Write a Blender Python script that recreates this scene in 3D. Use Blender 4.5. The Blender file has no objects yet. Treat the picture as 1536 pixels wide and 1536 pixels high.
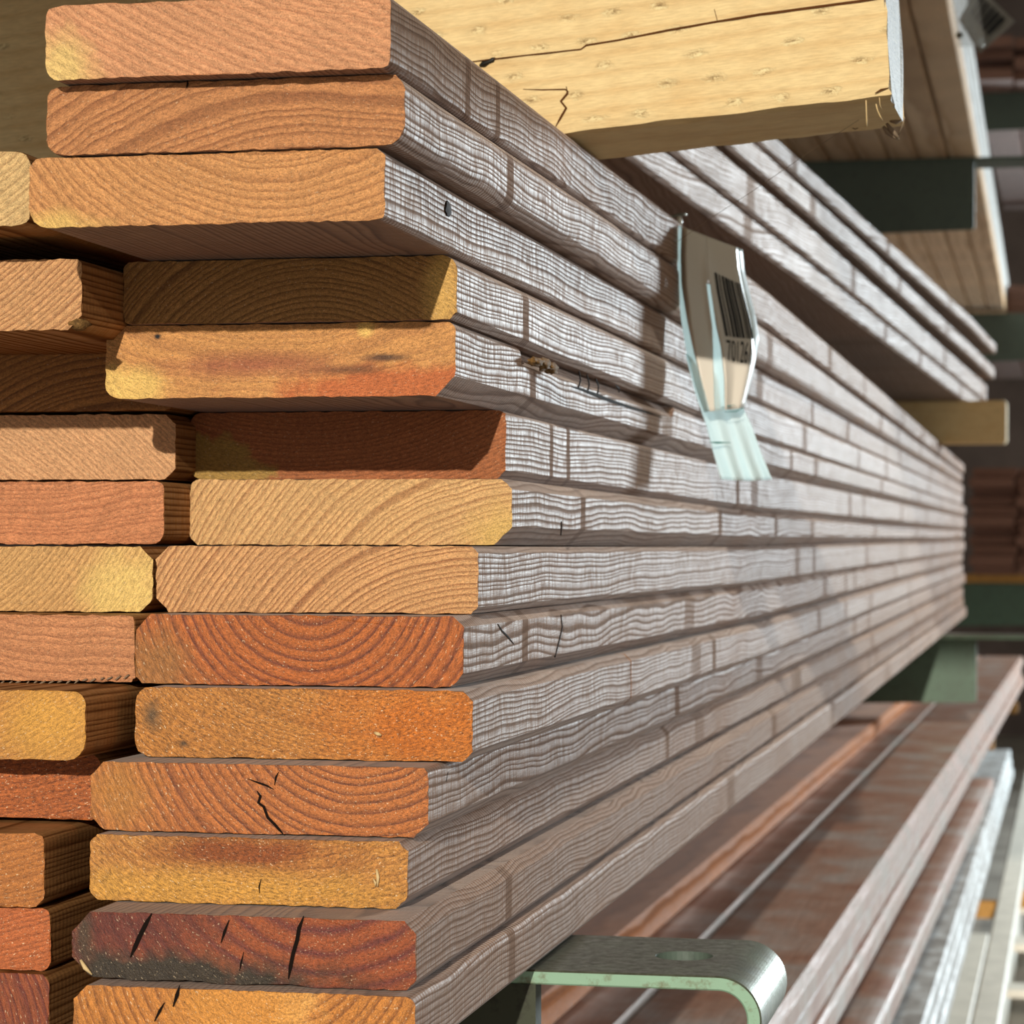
import bpy, bmesh, math, random
from mathutils import Vector, noise
random.seed(7)
C = bpy.context.scene.collection
# ------------------------------------------------------------------ camera
F = 4070.0                      # focal length in pixels of a 1536 px frame
PHI = math.atan(850 / F)        # the camera looks 11.8 degrees left of the boards' own direction (+Y)
VH = 787.0                      # eye level
H = 1.30                        # camera height above the floor
RT = Vector((math.cos(PHI), math.sin(PHI), 0)); FW = Vector((-math.sin(PHI), math.cos(PHI), 0)); UP = Vector((0, 0, 1))
EYE = Vector((0, 0, H))
def ray(u, v): return FW + RT * ((u - 768) / F) + UP * ((VH - v) / F)
def P(u, v, D): return EYE + ray(u, v) * D
def PY(u, v, Y):
    r = ray(u, v); return EYE + r * (Y / r.y)
def PX(u, v, X):
    r = ray(u, v); return EYE + r * (X / r.x)
def PL(u, v, p0, n):
    r = ray(u, v); return EYE + r * ((p0 - EYE).dot(n) / r.dot(n))

cam_d = bpy.data.cameras.new('camera'); cam = bpy.data.objects.new('camera', cam_d); C.objects.link(cam)
cam.location = EYE; cam.rotation_euler = (math.pi / 2, 0, PHI)
cam_d.sensor_width = 36; cam_d.lens = F / 1536 * 36; cam_d.shift_y = (VH - 768) / 1536
cam_d.clip_start = 0.05; cam_d.clip_end = 100
cam_d.dof.use_dof = True; cam_d.dof.focus_distance = 1.16; cam_d.dof.aperture_fstop = 27
bpy.context.scene.camera = cam
sc = bpy.context.scene
sc.view_settings.view_transform = 'Standard'; sc.view_settings.look = 'None'
sc.view_settings.gamma = 1; sc.view_settings.use_curve_mapping = False
sc.view_settings.exposure = 0.0

# ------------------------------------------------------------------ objects
def tag(o, label=None, cat=None, group=None, kind=None):
    if label: o['label'] = label
    if cat: o['category'] = cat
    if group: o['group'] = group
    if kind: o['kind'] = kind
    return o
def link(name, bm, mats, parent=None, loc=None, smooth=False):
    me = bpy.data.meshes.new(name); bm.normal_update(); bm.to_mesh(me); bm.free()
    for m in (mats if isinstance(mats, (list, tuple)) else [mats]): me.materials.append(m)
    if smooth:
        for p in me.polygons: p.use_smooth = True
    o = bpy.data.objects.new(name, me); C.objects.link(o)
    if loc is not None: o.location = loc
    if parent is not None:
        o.parent = parent
        o.matrix_parent_inverse = MAT(parent).inverted()
    return o
def MAT(o):
    from mathutils import Matrix
    m = Matrix.LocRotScale(o.location, o.rotation_euler, o.scale)
    return m if o.parent is None else MAT(o.parent) @ o.matrix_parent_inverse @ m
def empty(name, loc):
    o = bpy.data.objects.new(name, None); C.objects.link(o); o.location = loc; o.empty_display_size = 0.05
    return o

# ------------------------------------------------------------------ materials
class NT:
    def __init__(s, name):
        s.m = bpy.data.materials.new(name); s.m.use_nodes = True
        s.t = s.m.node_tree; s.t.nodes.clear()
        s.out = s.t.nodes.new('ShaderNodeOutputMaterial')
    def n(s, typ, **kw):
        nd = s.t.nodes.new(typ)
        for k, v in kw.items(): setattr(nd, k, v)
        return nd
    def put(s, sock, val):
        if isinstance(val, bpy.types.NodeSocket): s.t.links.new(val, sock)
        elif val is not None:
            if sock.type == 'RGBA' and len(val) == 3: val = (*val, 1)
            sock.default_value = val
    def math(s, op, a, b=None, c=None, clamp=False):
        nd = s.n('ShaderNodeMath', operation=op, use_clamp=clamp)
        for i, x in enumerate((a, b, c)):
            if x is not None: s.put(nd.inputs[i], x)
        return nd.outputs[0]
    def xyz(s, vec):
        nd = s.n('ShaderNodeSeparateXYZ'); s.put(nd.inputs[0], vec); return nd.outputs
    def vec(s, x, y, z):
        nd = s.n('ShaderNodeCombineXYZ')
        for i, q in enumerate((x, y, z)): s.put(nd.inputs[i], q)
        return nd.outputs[0]
    def noise(s, vec, scale=1, detail=2, rough=.5, dist=0, dim='3D'):
        nd = s.n('ShaderNodeTexNoise', noise_dimensions=dim)
        s.put(nd.inputs['W' if dim == '1D' else 'Vector'], vec)
        for k, v in (('Scale', scale), ('Detail', detail), ('Roughness', rough), ('Distortion', dist)): nd.inputs[k].default_value = v
        return nd.outputs[0]
    def ramp(s, fac, pts, interp='LINEAR'):
        nd = s.n('ShaderNodeValToRGB'); nd.color_ramp.interpolation = interp
        e = nd.color_ramp.elements
        while len(e) < len(pts): e.new(.5)
        for i, (p, c) in enumerate(pts):
            e[i].position = p
            e[i].color = (c, c, c, 1) if isinstance(c, (int, float)) else (*c, 1)
        s.put(nd.inputs[0], fac); return nd.outputs[0]
    def mix(s, fac, a, b, mode='MIX'):
        nd = s.n('ShaderNodeMix', data_type='RGBA', blend_type=mode)
        s.put(nd.inputs['Factor'], fac); s.put(nd.inputs[6], a); s.put(nd.inputs[7], b)
        return nd.outputs[2]
    def remap(s, x, a, b, c, d):
        nd = s.n('ShaderNodeMapRange'); nd.clamp = True
        s.put(nd.inputs[0], x)
        for i, v in enumerate((a, b, c, d)): s.put(nd.inputs[i + 1], v)
        return nd.outputs[0]
    def obj(s): return s.n('ShaderNodeTexCoord').outputs['Object']
    def done(s, color, rough=.5, bump=None, bdist=.001, bstr=1.0, spec=.5, metal=0, coat=0, **kw):
        b = s.n('ShaderNodeBsdfPrincipled')
        s.put(b.inputs['Base Color'], color); s.put(b.inputs['Roughness'], rough)
        s.put(b.inputs['Specular IOR Level'], spec); s.put(b.inputs['Metallic'], metal); s.put(b.inputs['Coat Weight'], coat)
        for k, v in kw.items(): s.put(b.inputs[k.replace('_', ' ')], v)
        if bump is not None:
            bn = s.n('ShaderNodeBump'); bn.inputs['Distance'].default_value = bdist; bn.inputs['Strength'].default_value = bstr
            s.put(bn.inputs['Height'], bump); s.t.links.new(bn.outputs[0], b.inputs['Normal'])
        s.t.links.new(b.outputs[0], s.out.inputs[0])
        return s.m

def lin(r, g, b):
    f = lambda c: (c / 255 / 12.92) if c / 255 <= .04045 else ((c / 255 + .055) / 1.055) ** 2.4
    return (f(r), f(g), f(b))

def mat_plain(name, col, rough=.6, spec=.4, nscale=60, namt=.25, metal=0, bd=.0005):
    t = NT(name); o = t.obj()
    n = t.noise(o, nscale, 4, .6)
    col2 = tuple(c * (1 - namt) for c in col)
    return t.done(t.mix(t.remap(n, .35, .65, 0, 1), col, col2), rough, n, bd, .6, spec, metal)

def mat_end(name, c1, c2, ctr=(0, -.05), sp=.003, wob=.0015, ring=.75, fleck=.5, sharp=.8, saw=None, blots=(), gloss=.6, grit=.5, glint=.3):
    """Sawn end grain: growth arcs round the pith ctr (metres from the end's centre), flecks that follow the arcs, saw marks."""
    def cool(c, k=.06):
        l = .3 * c[0] + .6 * c[1] + .1 * c[2]; return tuple((x + (l - x) * k) * .97 for x in c)
    c1, c2 = cool(c1), cool(c2)
    t = NT(name); o = t.obj(); X, Y, Z = t.xyz(o)
    flat = t.vec(X, 0, Z)
    nz = t.noise(flat, 30, 2, .5)
    w = t.math('MULTIPLY', t.math('SUBTRACT', nz, .5), wob * 2.6)
    nz2 = t.noise(flat, 160, 2, .5)
    w = t.math('ADD', w, t.math('MULTIPLY', t.math('SUBTRACT', nz2, .5), wob * .1))
    dx = t.math('SUBTRACT', X, ctr[0]); dz = t.math('SUBTRACT', Z, ctr[1])
    r = t.math('SQRT', t.math('ADD', t.math('MULTIPLY', dx, dx), t.math('MULTIPLY', dz, dz)))
    rd = t.math('ADD', r, w)
    th = t.math('MULTIPLY', t.math('ARCTAN2', dx, dz), math.hypot(*ctr) + .01)
    irr = t.noise(t.math('MULTIPLY', rd, .35 / sp), 1, 1, .5, dim='1D')
    ph = t.math('ADD', t.math('DIVIDE', rd, sp), t.math('MULTIPLY', irr, 1.8))
    fr = t.math('FRACT', ph)
    band = t.ramp(fr, [(0, .15), (.12, 0), (.45, .12), (sharp, .75), (min(sharp + .12, .97), 1), (1, .15)])
    fl = t.noise(t.vec(t.math('MULTIPLY', th, 420), 0, t.math('MULTIPLY', rd, 1150)), 1, 4, .68)
    fib = t.noise(flat, 1900, 3, .7)
    mid = t.noise(flat, 55, 3, .6)
    # the ring is broken up here and there
    bm_ = t.math('MULTIPLY', band, t.math('MULTIPLY', t.remap(mid, .3, .6, .55, 1), ring), clamp=True)
    col = t.mix(bm_, c1, c2)
    g = t.math('ADD', t.remap(fl, .3, .7, 1 - fleck * .95, 1 + fleck * .75), t.remap(fib, .3, .7, -grit * .8, grit * .8))
    g = t.math('MULTIPLY', g, t.remap(mid, .25, .75, .86, 1.12))
    if saw:
        a, spc, amt = saw
        q = t.math('ADD', t.math('MULTIPLY', X, math.cos(a)), t.math('MULTIPLY', Z, math.sin(a)))
        q = t.math('ADD', q, t.math('MULTIPLY', t.math('SUBTRACT', nz2, .5), .0012))
        sw = t.math('SINE', t.math('MULTIPLY', q, 2 * math.pi / spc))
        g = t.math('ADD', g, t.math('MULTIPLY', sw, amt))
    else: sw = None
    for (bx, bz, rx, rz, bc, soft) in blots:
        ex = t.math('DIVIDE', t.math('SUBTRACT', X, bx), rx); ez = t.math('DIVIDE', t.math('SUBTRACT', Z, bz), rz)
        dd = t.math('ADD', t.math('SQRT', t.math('ADD', t.math('MULTIPLY', ex, ex), t.math('MULTIPLY', ez, ez))), t.math('MULTIPLY', t.math('SUBTRACT', mid, .5), 1.7))
        bcol = t.mix(t.math('MULTIPLY', bm_, .45), bc, tuple(c * .55 for c in bc))
        col = t.mix(t.remap(dd, 1 - soft, 1 + soft, 1, 0), col, bcol)
    cm = t.n('ShaderNodeMix', data_type='RGBA', blend_type='MULTIPLY'); cm.inputs['Factor'].default_value = 1
    t.put(cm.inputs[6], col)
    t.put(cm.inputs[7], t.vec(g, g, g))
    col = cm.outputs[2]
    # tiny bright glints painted into the colour, stretched along the rings
    sp_ = t.noise(t.vec(t.math('MULTIPLY', th, 800), 3.7, t.math('MULTIPLY', rd, 1500)), 1, 2, .5)
    col = t.mix(t.remap(sp_, .66, .74, 0, glint), col, (1.0, .78, .5))
    hgt = t.math('ADD', t.math('MULTIPLY', bm_, -.12), t.math('ADD', t.math('MULTIPLY', fl, .55), t.math('MULTIPLY', fib, .6)))
    if sw is not None: hgt = t.math('ADD', hgt, t.math('MULTIPLY', sw, saw[2] * 1.2))
    return t.done(col, gloss, hgt, .0009, .55, .35)

def mat_side(name, c1, c2, ctr=(.06, -.06), sp=.0035, bands=(), gl=(.27, .5), wave=1.0, ripple=.25, band_cycle=None, sheen=.13, spec=.085, contrast=.75):
    """Planed long-grain face: rings run along Y, planer ripple across, dull stains where laths lay across the board (bands: y, width)."""
    t = NT(name); o = t.obj(); X, Y, Z = t.xyz(o)
    lv = t.vec(t.math('MULTIPLY', X, 14), t.math('MULTIPLY', Y, 5.0), t.math('MULTIPLY', Z, 14))
    n1 = t.noise(lv, 1, 2, .5)
    lv2 = t.vec(t.math('MULTIPLY', X, 60), t.math('MULTIPLY', Y, 20), t.math('MULTIPLY', Z, 60))
    n2 = t.noise(lv2, 1, 2, .5)
    dx = t.math('SUBTRACT', X, ctr[0]); dz = t.math('SUBTRACT', Z, ctr[1])
    r = t.math('SQRT', t.math('ADD', t.math('MULTIPLY', dx, dx), t.math('MULTIPLY', dz, dz)))
    r = t.math('ADD', r, t.math('MULTIPLY', t.math('SUBTRACT', n1, .5), .013 * wave))
    r = t.math('ADD', r, t.math('MULTIPLY', t.math('SUBTRACT', n2, .5), .0009 * wave))
    irr = t.noise(t.math('MULTIPLY', r, .3 / sp), 1, 1, .5, dim='1D')
    fr = t.math('FRACT', t.math('ADD', t.math('DIVIDE', r, sp), t.math('MULTIPLY', irr, 2.0)))
    band = t.ramp(fr, [(0, .1), (.2, 0), (.6, .35), (.85, 1), (1, .1)])
    fib = t.noise(t.vec(t.math('MULTIPLY', X, 1600), t.math('MULTIPLY', Y, 70), t.math('MULTIPLY', Z, 1600)), 1, 3, .6)
    patch = t.noise(t.vec(t.math('MULTIPLY', X, 9), t.math('MULTIPLY', Y, 6), t.math('MULTIPLY', Z, 18)), 1, 2, .5)
    col = t.mix(t.math('MULTIPLY', band, contrast), c1, c2)
    g = t.math('MULTIPLY', t.remap(fib, .3, .7, .8, 1.18), t.remap(patch, .3, .7, .88, 1.1))
    col = t.mix(1.0, col, t.vec(g, g, g), 'MULTIPLY')
    rough = t.math('ADD', t.remap(band, 0, 1, gl[0], gl[1]), t.remap(fib, .3, .7, -.04, .08))
    rough = t.math('ADD', rough, t.remap(patch, .3, .7, .10, -.04))
    rp = t.math('SINE', t.math('ADD', t.math('MULTIPLY', Y, 2 * math.pi / .0042), t.math('MULTIPLY', t.math('SUBTRACT', n2, .5), 9)))
    rp = t.math('MULTIPLY', rp, t.math('MULTIPLY', t.remap(patch, .35, .65, .2, 1), ripple))
    hgt = t.math('ADD', t.math('MULTIPLY', band, -.3), t.math('ADD', t.math('MULTIPLY', fib, .6), rp))
    bmask = None
    for (by, bw) in bands:
        d = t.math('ABSOLUTE', t.math('SUBTRACT', t.math('ADD', Y, t.math('MULTIPLY', t.math('SUBTRACT', n2, .5), .004)), by))
        k = t.remap(d, bw * .5, bw * .5 + .0012, 1, 0)
        bmask = k if bmask is None else t.math('MAXIMUM', bmask, k)
    if band_cycle:      # laths laid across the whole board at irregular spacings
        vo = t.n('ShaderNodeTexVoronoi', voronoi_dimensions='1D', feature='DISTANCE_TO_EDGE'); vo.inputs['Scale'].default_value = 1
        t.put(vo.inputs['W'], t.math('ADD', t.math('MULTIPLY', Y, band_cycle[0]), band_cycle[1]))
        k = t.remap(vo.outputs[0], .02, .03, .55, 0)
        k = t.math('MULTIPLY', k, t.remap(Y, .5, .6, 0, 1))
        bmask = k if bmask is None else t.math('MAXIMUM', bmask, k)
    specv = t.math('MULTIPLY', t.remap(band, .06, .5, spec * 1.25, spec * .1), t.math('MULTIPLY', t.remap(fib, .35, .65, .6, 1.3), t.remap(patch, .35, .65, 1.2, .6)))
    pore = t.noise(t.vec(t.math('MULTIPLY', X, 90), t.math('MULTIPLY', Y, 420), t.math('MULTIPLY', Z, 90)), 1, 3, .65)
    specv = t.math('MULTIPLY', specv, t.remap(pore, .4, .58, .35, 1.25))
    rough = t.math('ADD', rough, t.remap(pore, .4, .58, .10, -.02))
    if bmask is not None:
        col = t.mix(t.math('MULTIPLY', bmask, .4), col, tuple(c * .8 for c in c2))
        rough = t.math('ADD', rough, t.math('MULTIPLY', bmask, .3))
        specv = t.math('MULTIPLY', specv, t.math('SUBTRACT', 1.0, t.math('MULTIPLY', bmask, .75)))
    return t.done(col, rough, hgt, .00045, .55, specv, Sheen_Weight=sheen, Sheen_Roughness=.35, Sheen_Tint=(1, .97, .93, 1))

# ------------------------------------------------------------------ lumber mesh
def profile(W, zb, zt, ch, res):
    """closed outline (x from -W to 0, z), counter-clockwise seen from -Y; ch = cut of the corners tl, tr, br, bl (negative: rounded)"""
    tl, tr, br, bl = ch
    pts = []
    def corner(cx, cz, sx, sz, c, order):
        r = abs(c)
        if c < 0:
            a0 = {('r', 'b'): -90, ('r', 't'): 0, ('l', 't'): 90, ('l', 'b'): 180}[order]
            ccx, ccz = cx - sx * r, cz - sz * r
            for k in range(5):
                a = math.radians(a0 + 22.5 * k); pts.append((ccx + r * math.cos(a), ccz + r * math.sin(a)))
        else:
            p1, p2 = (cx - sx * r, cz), (cx, cz - sz * r)
            if order in (('r', 't'), ('l', 'b')): p1, p2 = p2, p1
            for k in range(5):
                f = k / 4; pts.append((p1[0] + (p2[0] - p1[0]) * f, p1[1] + (p2[1] - p1[1]) * f))
    corner(0, zb, 1, -1, br, ('r', 'b'))
    corner(0, zt, 1, 1, tr, ('r', 't'))
    corner(-W, zt, -1, 1, tl, ('l', 't'))
    corner(-W, zb, -1, -1, bl, ('l', 'b'))
    if res:
        o = []
        segs = [False] * 20
        nseg = {4: res[1], 9: res[0], 14: res[1], 19: res[0]}
        for i in range(20):
            a, b = pts[i], pts[(i + 1) % 20]
            o.append(a)
            for k in range(1, nseg.get(i, 1)):
                f = k / nseg[i]; o.append((a[0] + (b[0] - a[0]) * f, a[1] + (b[1] - a[1]) * f))
        pts = o
    return pts

def lumber(name, ys, xr, W, zb, zt, ch=(.004,) * 4, mats=None, res=None, rough_end=0.0, notch=(), wob=0.0, parent=None, chf=None, prof_mod=None, seed=0):
    """A length of timber: sections at the distances ys; xr, zb, zt give right face, underside and top at each. Materials: side, end."""
    y0 = ys[0]
    org = Vector((xr(y0) - W / 2, y0, (zb(y0) + zt(y0)) / 2))
    st = []
    for y in ys: st.append((y, 0.0))
    for (ny, nw, nd) in notch:
        st += [(ny - nw / 2 - .0004, 0.0), (ny - nw / 2, nd), (ny + nw / 2, nd), (ny + nw / 2 + .0004, 0.0)]
    st.sort()
    bm = bmesh.new(); rings = []
    rnd = random.Random(seed)
    for i, (y, nd) in enumerate(st):
        c = chf(y) if chf else ch
        pr = profile(W, zb(y), zt(y), c, res)
        if prof_mod: pr = [prof_mod(x, z, y, zb(y), zt(y)) for x, z in pr]
        ox = wob * noise.noise(Vector((y * 3.1, seed * 7.7, 0)))
        vs = []
        for (x, z) in pr:
            jx = jz = jy = 0
            if i == 0 and rough_end:
                jx = rnd.uniform(-1, 1) * rough_end; jz = rnd.uniform(-1, 1) * rough_end; jy = rnd.uniform(0, 1) * rough_end
            xx = x
            if nd and x > -.02: xx = x - nd
            vs.append(bm.verts.new(Vector((xr(y) + xx + ox + jx, y + jy, z + jz)) - org))
        rings.append(vs)
    n = len(rings[0])
    for a, b in zip(rings, rings[1:]):
        for k in range(n):
            bm.faces.new((a[k], a[(k + 1) % n], b[(k + 1) % n], b[k]))
    f = bm.faces.new(rings[0][::-1]); f.material_index = 1
    f = bm.faces.new(rings[-1]); f.material_index = 1
    bmesh.ops.recalc_face_normals(bm, faces=bm.faces)
    return link(name, bm, mats, parent, org)

def steps(y0, y1, first=.03, grow=1.18, lead=True):
    ys = [y0] + ([y0 + .0015] if lead else []); d = first; y = y0
    while y + d < y1 - d * .4:
        y += d; ys.append(y); d *= grow
        d = min(d, .45)
    ys.append(y1); return ys

def ribbon(name, pts, wid, mat, parent, off):
    """a thin dark split lying on a face: pts are 3-D points, wid half-width at each, off lifts it off the face"""
    bm = bmesh.new(); L = []; n = len(pts)
    for i, p in enumerate(pts):
        d = (pts[min(i + 1, n - 1)] - pts[max(i - 1, 0)]).normalized()
        s = d.cross(off.normalized()); w = wid[i] if isinstance(wid, (list, tuple)) else wid * (1 if 0 < i < n - 1 else .25)
        L.append((bm.verts.new(p + off + s * w), bm.verts.new(p + off - s * w), bm.verts.new(p - off * .8)))
    for a, b in zip(L, L[1:]):
        for i, j in ((0, 1), (1, 2), (2, 0)): bm.faces.new((a[i], b[i], b[j], a[j]))
    bm.faces.new(L[0]); bm.faces.new(L[-1][::-1])
    bmesh.ops.recalc_face_normals(bm, faces=bm.faces)
    org = pts[0].copy()
    for v in bm.verts: v.co -= org
    return link(name, bm, mat, parent, org)

def tube(name, pts, rad, mat, parent=None, seg=8):
    bm = bmesh.new(); R = []; n = len(pts); org = pts[0].copy()
    for i, p in enumerate(pts):
        d = (pts[min(i + 1, n - 1)] - pts[max(i - 1, 0)]).normalized()
        a = d.orthogonal().normalized(); b = d.cross(a); r = rad[i] if isinstance(rad, (list, tuple)) else rad
        R.append([bm.verts.new(p - org + (a * math.cos(2 * math.pi * k / seg) + b * math.sin(2 * math.pi * k / seg)) * r) for k in range(seg)])
    # keep rings untwisted
    for i in range(1, n):
        best = min(range(seg), key=lambda s: sum((R[i][(k + s) % seg].co - R[i - 1][k].co).length for k in range(seg)))
        R[i] = R[i][best:] + R[i][:best]
    for a, b in zip(R, R[1:]):
        for k in range(seg): bm.faces.new((a[k], a[(k + 1) % seg], b[(k + 1) % seg], b[k]))
    bm.faces.new(R[0][::-1]); bm.faces.new(R[-1])
    bmesh.ops.recalc_face_normals(bm, faces=bm.faces)
    return link(name, bm, mat, parent, org, smooth=True)

M = {}
M['crack'] = mat_plain('split_in_wood', (.012, .007, .005), .9, .1)
# ------------------------------------------------------------------ the main stack, right-hand column
X0 = PY(585, 0, P(585, 0, 1.035).y).x          # plane of the stack's right face
# seams between the courses where the face is cut by image columns 1136 and 1440 (top of board 1 ... bottom of board 14)
S1136 = [425, 482, 546, 598, 655, 706, 766, 820, 877, 934, 988, 1034, 1080, 1131, 1187]
S1440 = [693, 708, 723, 740, 757, 775, 793, 811, 828, 846, 863, 881, 898, 915, 933]
Y1136 = PX(1136, 0, X0).y; Y1440 = PX(1440, 0, X0).y
YEND = PX(1446, 0, X0).y
# per board: right end pixel, left end pixel, top and bottom pixel at the right corner, distance factor
RB = [
    (585, 68, -11, 106, 1.000), (607, 70, 112, 222, 1.010), (578, 45, 226, 334, 1.014), (685, 185, 381, 478, 1.128),
    (683, 159, 479, 588, 1.132), (758, 285, 614, 713, 1.240), (768, 285, 714, 815, 1.215), (717, 234, 817, 918, 1.150),
    (695, 203, 925, 1032, 1.122), (709, 203, 1035, 1145, 1.104), (641, 135, 1150, 1259, 1.082), (612, 135, 1262, 1365, 1.072),
    (625, 109, 1382, 1487, 1.042), (622, 110, 1496, 1602, 1.032)]
D1 = 1.035
zn = []
for (ur, ul, t, b, k) in RB:
    D = D1 * k; zn.append(((VH - t) * D / F, (VH - b) * D / F))
seam_near = [zn[0][0]] + [(zn[i][1] + zn[i + 1][0]) / 2 for i in range(13)] + [zn[13][1]]
def ymid(u, v, D): return P(u, v, D).y
YN = sum(P(b[0], b[2], D1 * b[4]).y for b in RB) / 14
def seam_z(i):
    zN = seam_near[i]; zM = PX(1136, S1136[i], X0).z - H; zF = PX(1440, S1440[i], X0).z - H
    def f(y):
        # smooth quadratic through the near, middle and far heights
        t = [(YN, zN), (Y1136, zM), (Y1440, zF)]
        if y <= Y1136:
            s = (y - YN) / (Y1136 - YN); return H + zN + (zM - zN) * s
        s = (y - Y1136) / (Y1440 - Y1136); return H + zM + (zF - zM) * min(s, 1.05)
    return f
SEAM = [seam_z(i) for i in range(15)]

def blot(b, u, v, ru, rv, col, soft=.25):
    """a patch on the end of board b given in pixels -> metres from the end's centre"""
    ur, ul, t, bt, k = b; D = D1 * k; s = D / F / math.cos(PHI)
    return ((u - (ur + ul) / 2) * s, ((t + bt) / 2 - v) * D / F, ru * s, rv * D / F, col, soft)
SAP = lin(214, 180, 105)
TAN1, TAN2 = lin(222, 170, 112), lin(140, 82, 42)
ORG1, ORG2 = lin(206, 120, 58), lin(120, 58, 28)
RB_END = [
    dict(c1=lin(216, 152, 104), c2=lin(160, 92, 56), ctr=(.09, .22), sp=.0028, ring=.45, saw=(math.radians(60), .0042, .10), blots=[(72, 105, 60, 65, lin(226, 190, 120), .45)], fleck=.4),
    dict(c1=lin(200, 134, 78), c2=lin(120, 66, 34), ctr=(.035, -.16), sp=.0042, ring=.75, wob=.0028),
    dict(c1=lin(214, 150, 86), c2=lin(140, 84, 42), ctr=(.03, .085), sp=.0036, ring=.65, wob=.0025, blots=[(60, 335, 75, 26, lin(222, 180, 104), .4)]),
    dict(c1=lin(186, 132, 66), c2=lin(96, 58, 22), ctr=(.012, -.075), sp=.0026, ring=.8, blots=[(670, 430, 26, 60, lin(214, 168, 92), .5)]),
    dict(c1=lin(214, 150, 80), c2=lin(140, 82, 48), ctr=(0, .20), sp=.005, ring=.4, wob=.004, blots=[(620, 585, 210, 40, lin(196, 110, 62), .3), (185, 570, 60, 30, lin(232, 190, 108), .35), (555, 488, 14, 14, lin(232, 186, 104), .3), (585, 531, 30, 5, lin(104, 74, 54), .6), (520, 548, 50, 6, lin(120, 80, 50), .7), (380, 540, 120, 16, lin(170, 104, 70), .7), (232, 494, 5, 4, lin(30, 30, 34), .5)]),
    dict(c1=lin(178, 104, 54), c2=lin(108, 58, 26), ctr=(-.02, .19), sp=.0022, ring=.6, blots=[(295, 700, 100, 56, lin(168, 132, 66), .12)]),
    dict(c1=lin(226, 178, 114), c2=lin(150, 94, 50), ctr=(.085, -.10), sp=.0031, ring=.8, wob=.0022, blots=[(765, 800, 50, 40, lin(220, 180, 106), .6)]),
    dict(c1=lin(220, 164, 104), c2=lin(138, 80, 42), ctr=(.07, -.085), sp=.0027, ring=.9, wob=.0012),
    dict(c1=lin(190, 102, 34), c2=lin(100, 46, 34), ctr=(.006, .034), sp=.0048, ring=.9, wob=.0012, sharp=.75, gloss=.42, fleck=.65, blots=[(225, 1010, 60, 60, lin(166, 110, 58), .5)], glint=.6),
    dict(c1=lin(196, 128, 48), c2=lin(128, 72, 26), ctr=(.03, .12), sp=.0031, ring=.5, wob=.0025, gloss=.42, fleck=.8, glint=.85, blots=[(640, 1085, 130, 70, lin(196, 110, 34), .6), (222, 1080, 12, 22, lin(112, 84, 54), .6), (272, 1123, 7, 5, lin(90, 66, 44), .6)]),
    dict(c1=lin(196, 114, 48), c2=lin(104, 54, 36), ctr=(.045, .05), sp=.0040, ring=.95, gloss=.42, fleck=.6, glint=.7, blots=[(170, 1200, 60, 60, lin(186, 124, 60), .6)]),
    dict(c1=lin(200, 136, 56), c2=lin(136, 78, 34), ctr=(.02, .10), sp=.0034, ring=.5, wob=.004, gloss=.42, fleck=.75, glint=.7, blots=[(370, 1285, 150, 26, lin(146, 78, 34), .6), (300, 1345, 260, 30, lin(206, 150, 66), .5)]),
    dict(c1=lin(160, 78, 32), c2=lin(106, 46, 42), ctr=(.035, .055), sp=.0080, ring=1.0, wob=.003, sharp=.6, gloss=.38, fleck=.6, glint=.5, blots=[(190, 1400, 100, 60, lin(104, 48, 38), .7), (235, 1480, 260, 36, lin(58, 48, 36), .35), (118, 1420, 14, 60, lin(78, 56, 40), .5)]),
    dict(c1=lin(204, 128, 44), c2=lin(122, 66, 26), ctr=(.018, .035), sp=.0042, ring=.8, gloss=.42, fleck=.6, glint=.7, blots=[(425, 1515, 70, 48, lin(228, 166, 88), .3), (360, 1530, 90, 60, lin(216, 146, 64), .5)]),
]
B4, S4 = .0042, .0028
RCH = [(-.005, -.004, -.004, -.005), (-.006, -.006, -.008, -.006), (-.005, .003, -.003, -.008), (-.004, -.006, .003, -.003), (-.006, -.004, .0085, -.006),
       (-.005, -.003, .004, -.007), (-.005, .005, .0085, .004), (.006, .003, .003, .006), (.007, .0045, .006, .003), (-.007, .004, .0045, -.006),
       (.006, -.003, .006, .006), (.003, .004, .005, -.005), (.008, .005, .004, .009), (.006, -.004, .004, .005)]
RCTR = [(.10, -.05), (.065, .06), (.072, -.07), (.075, .05), (.06, .05), (.068, -.05), (.066, -.03), (.07, .06), (.10, .03), (.066, -.07), (.069, .08), (.09, -.06), (.06, -.09), (.062, .05)]
RBAND_U = [(700, 745), (757,), (), (803,), (817,), (850, 874), (876,), (), (790,), (), (), (1018,), (763, 766), (764,)]
RSIDE = [((158, 122, 98), (100, 68, 50))] * 14
RSPEC = [.5, .8, .8, 1.3, 1.0, 1.0, .8, .85, .6, .95, .5, .4, .3, .5]
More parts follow.
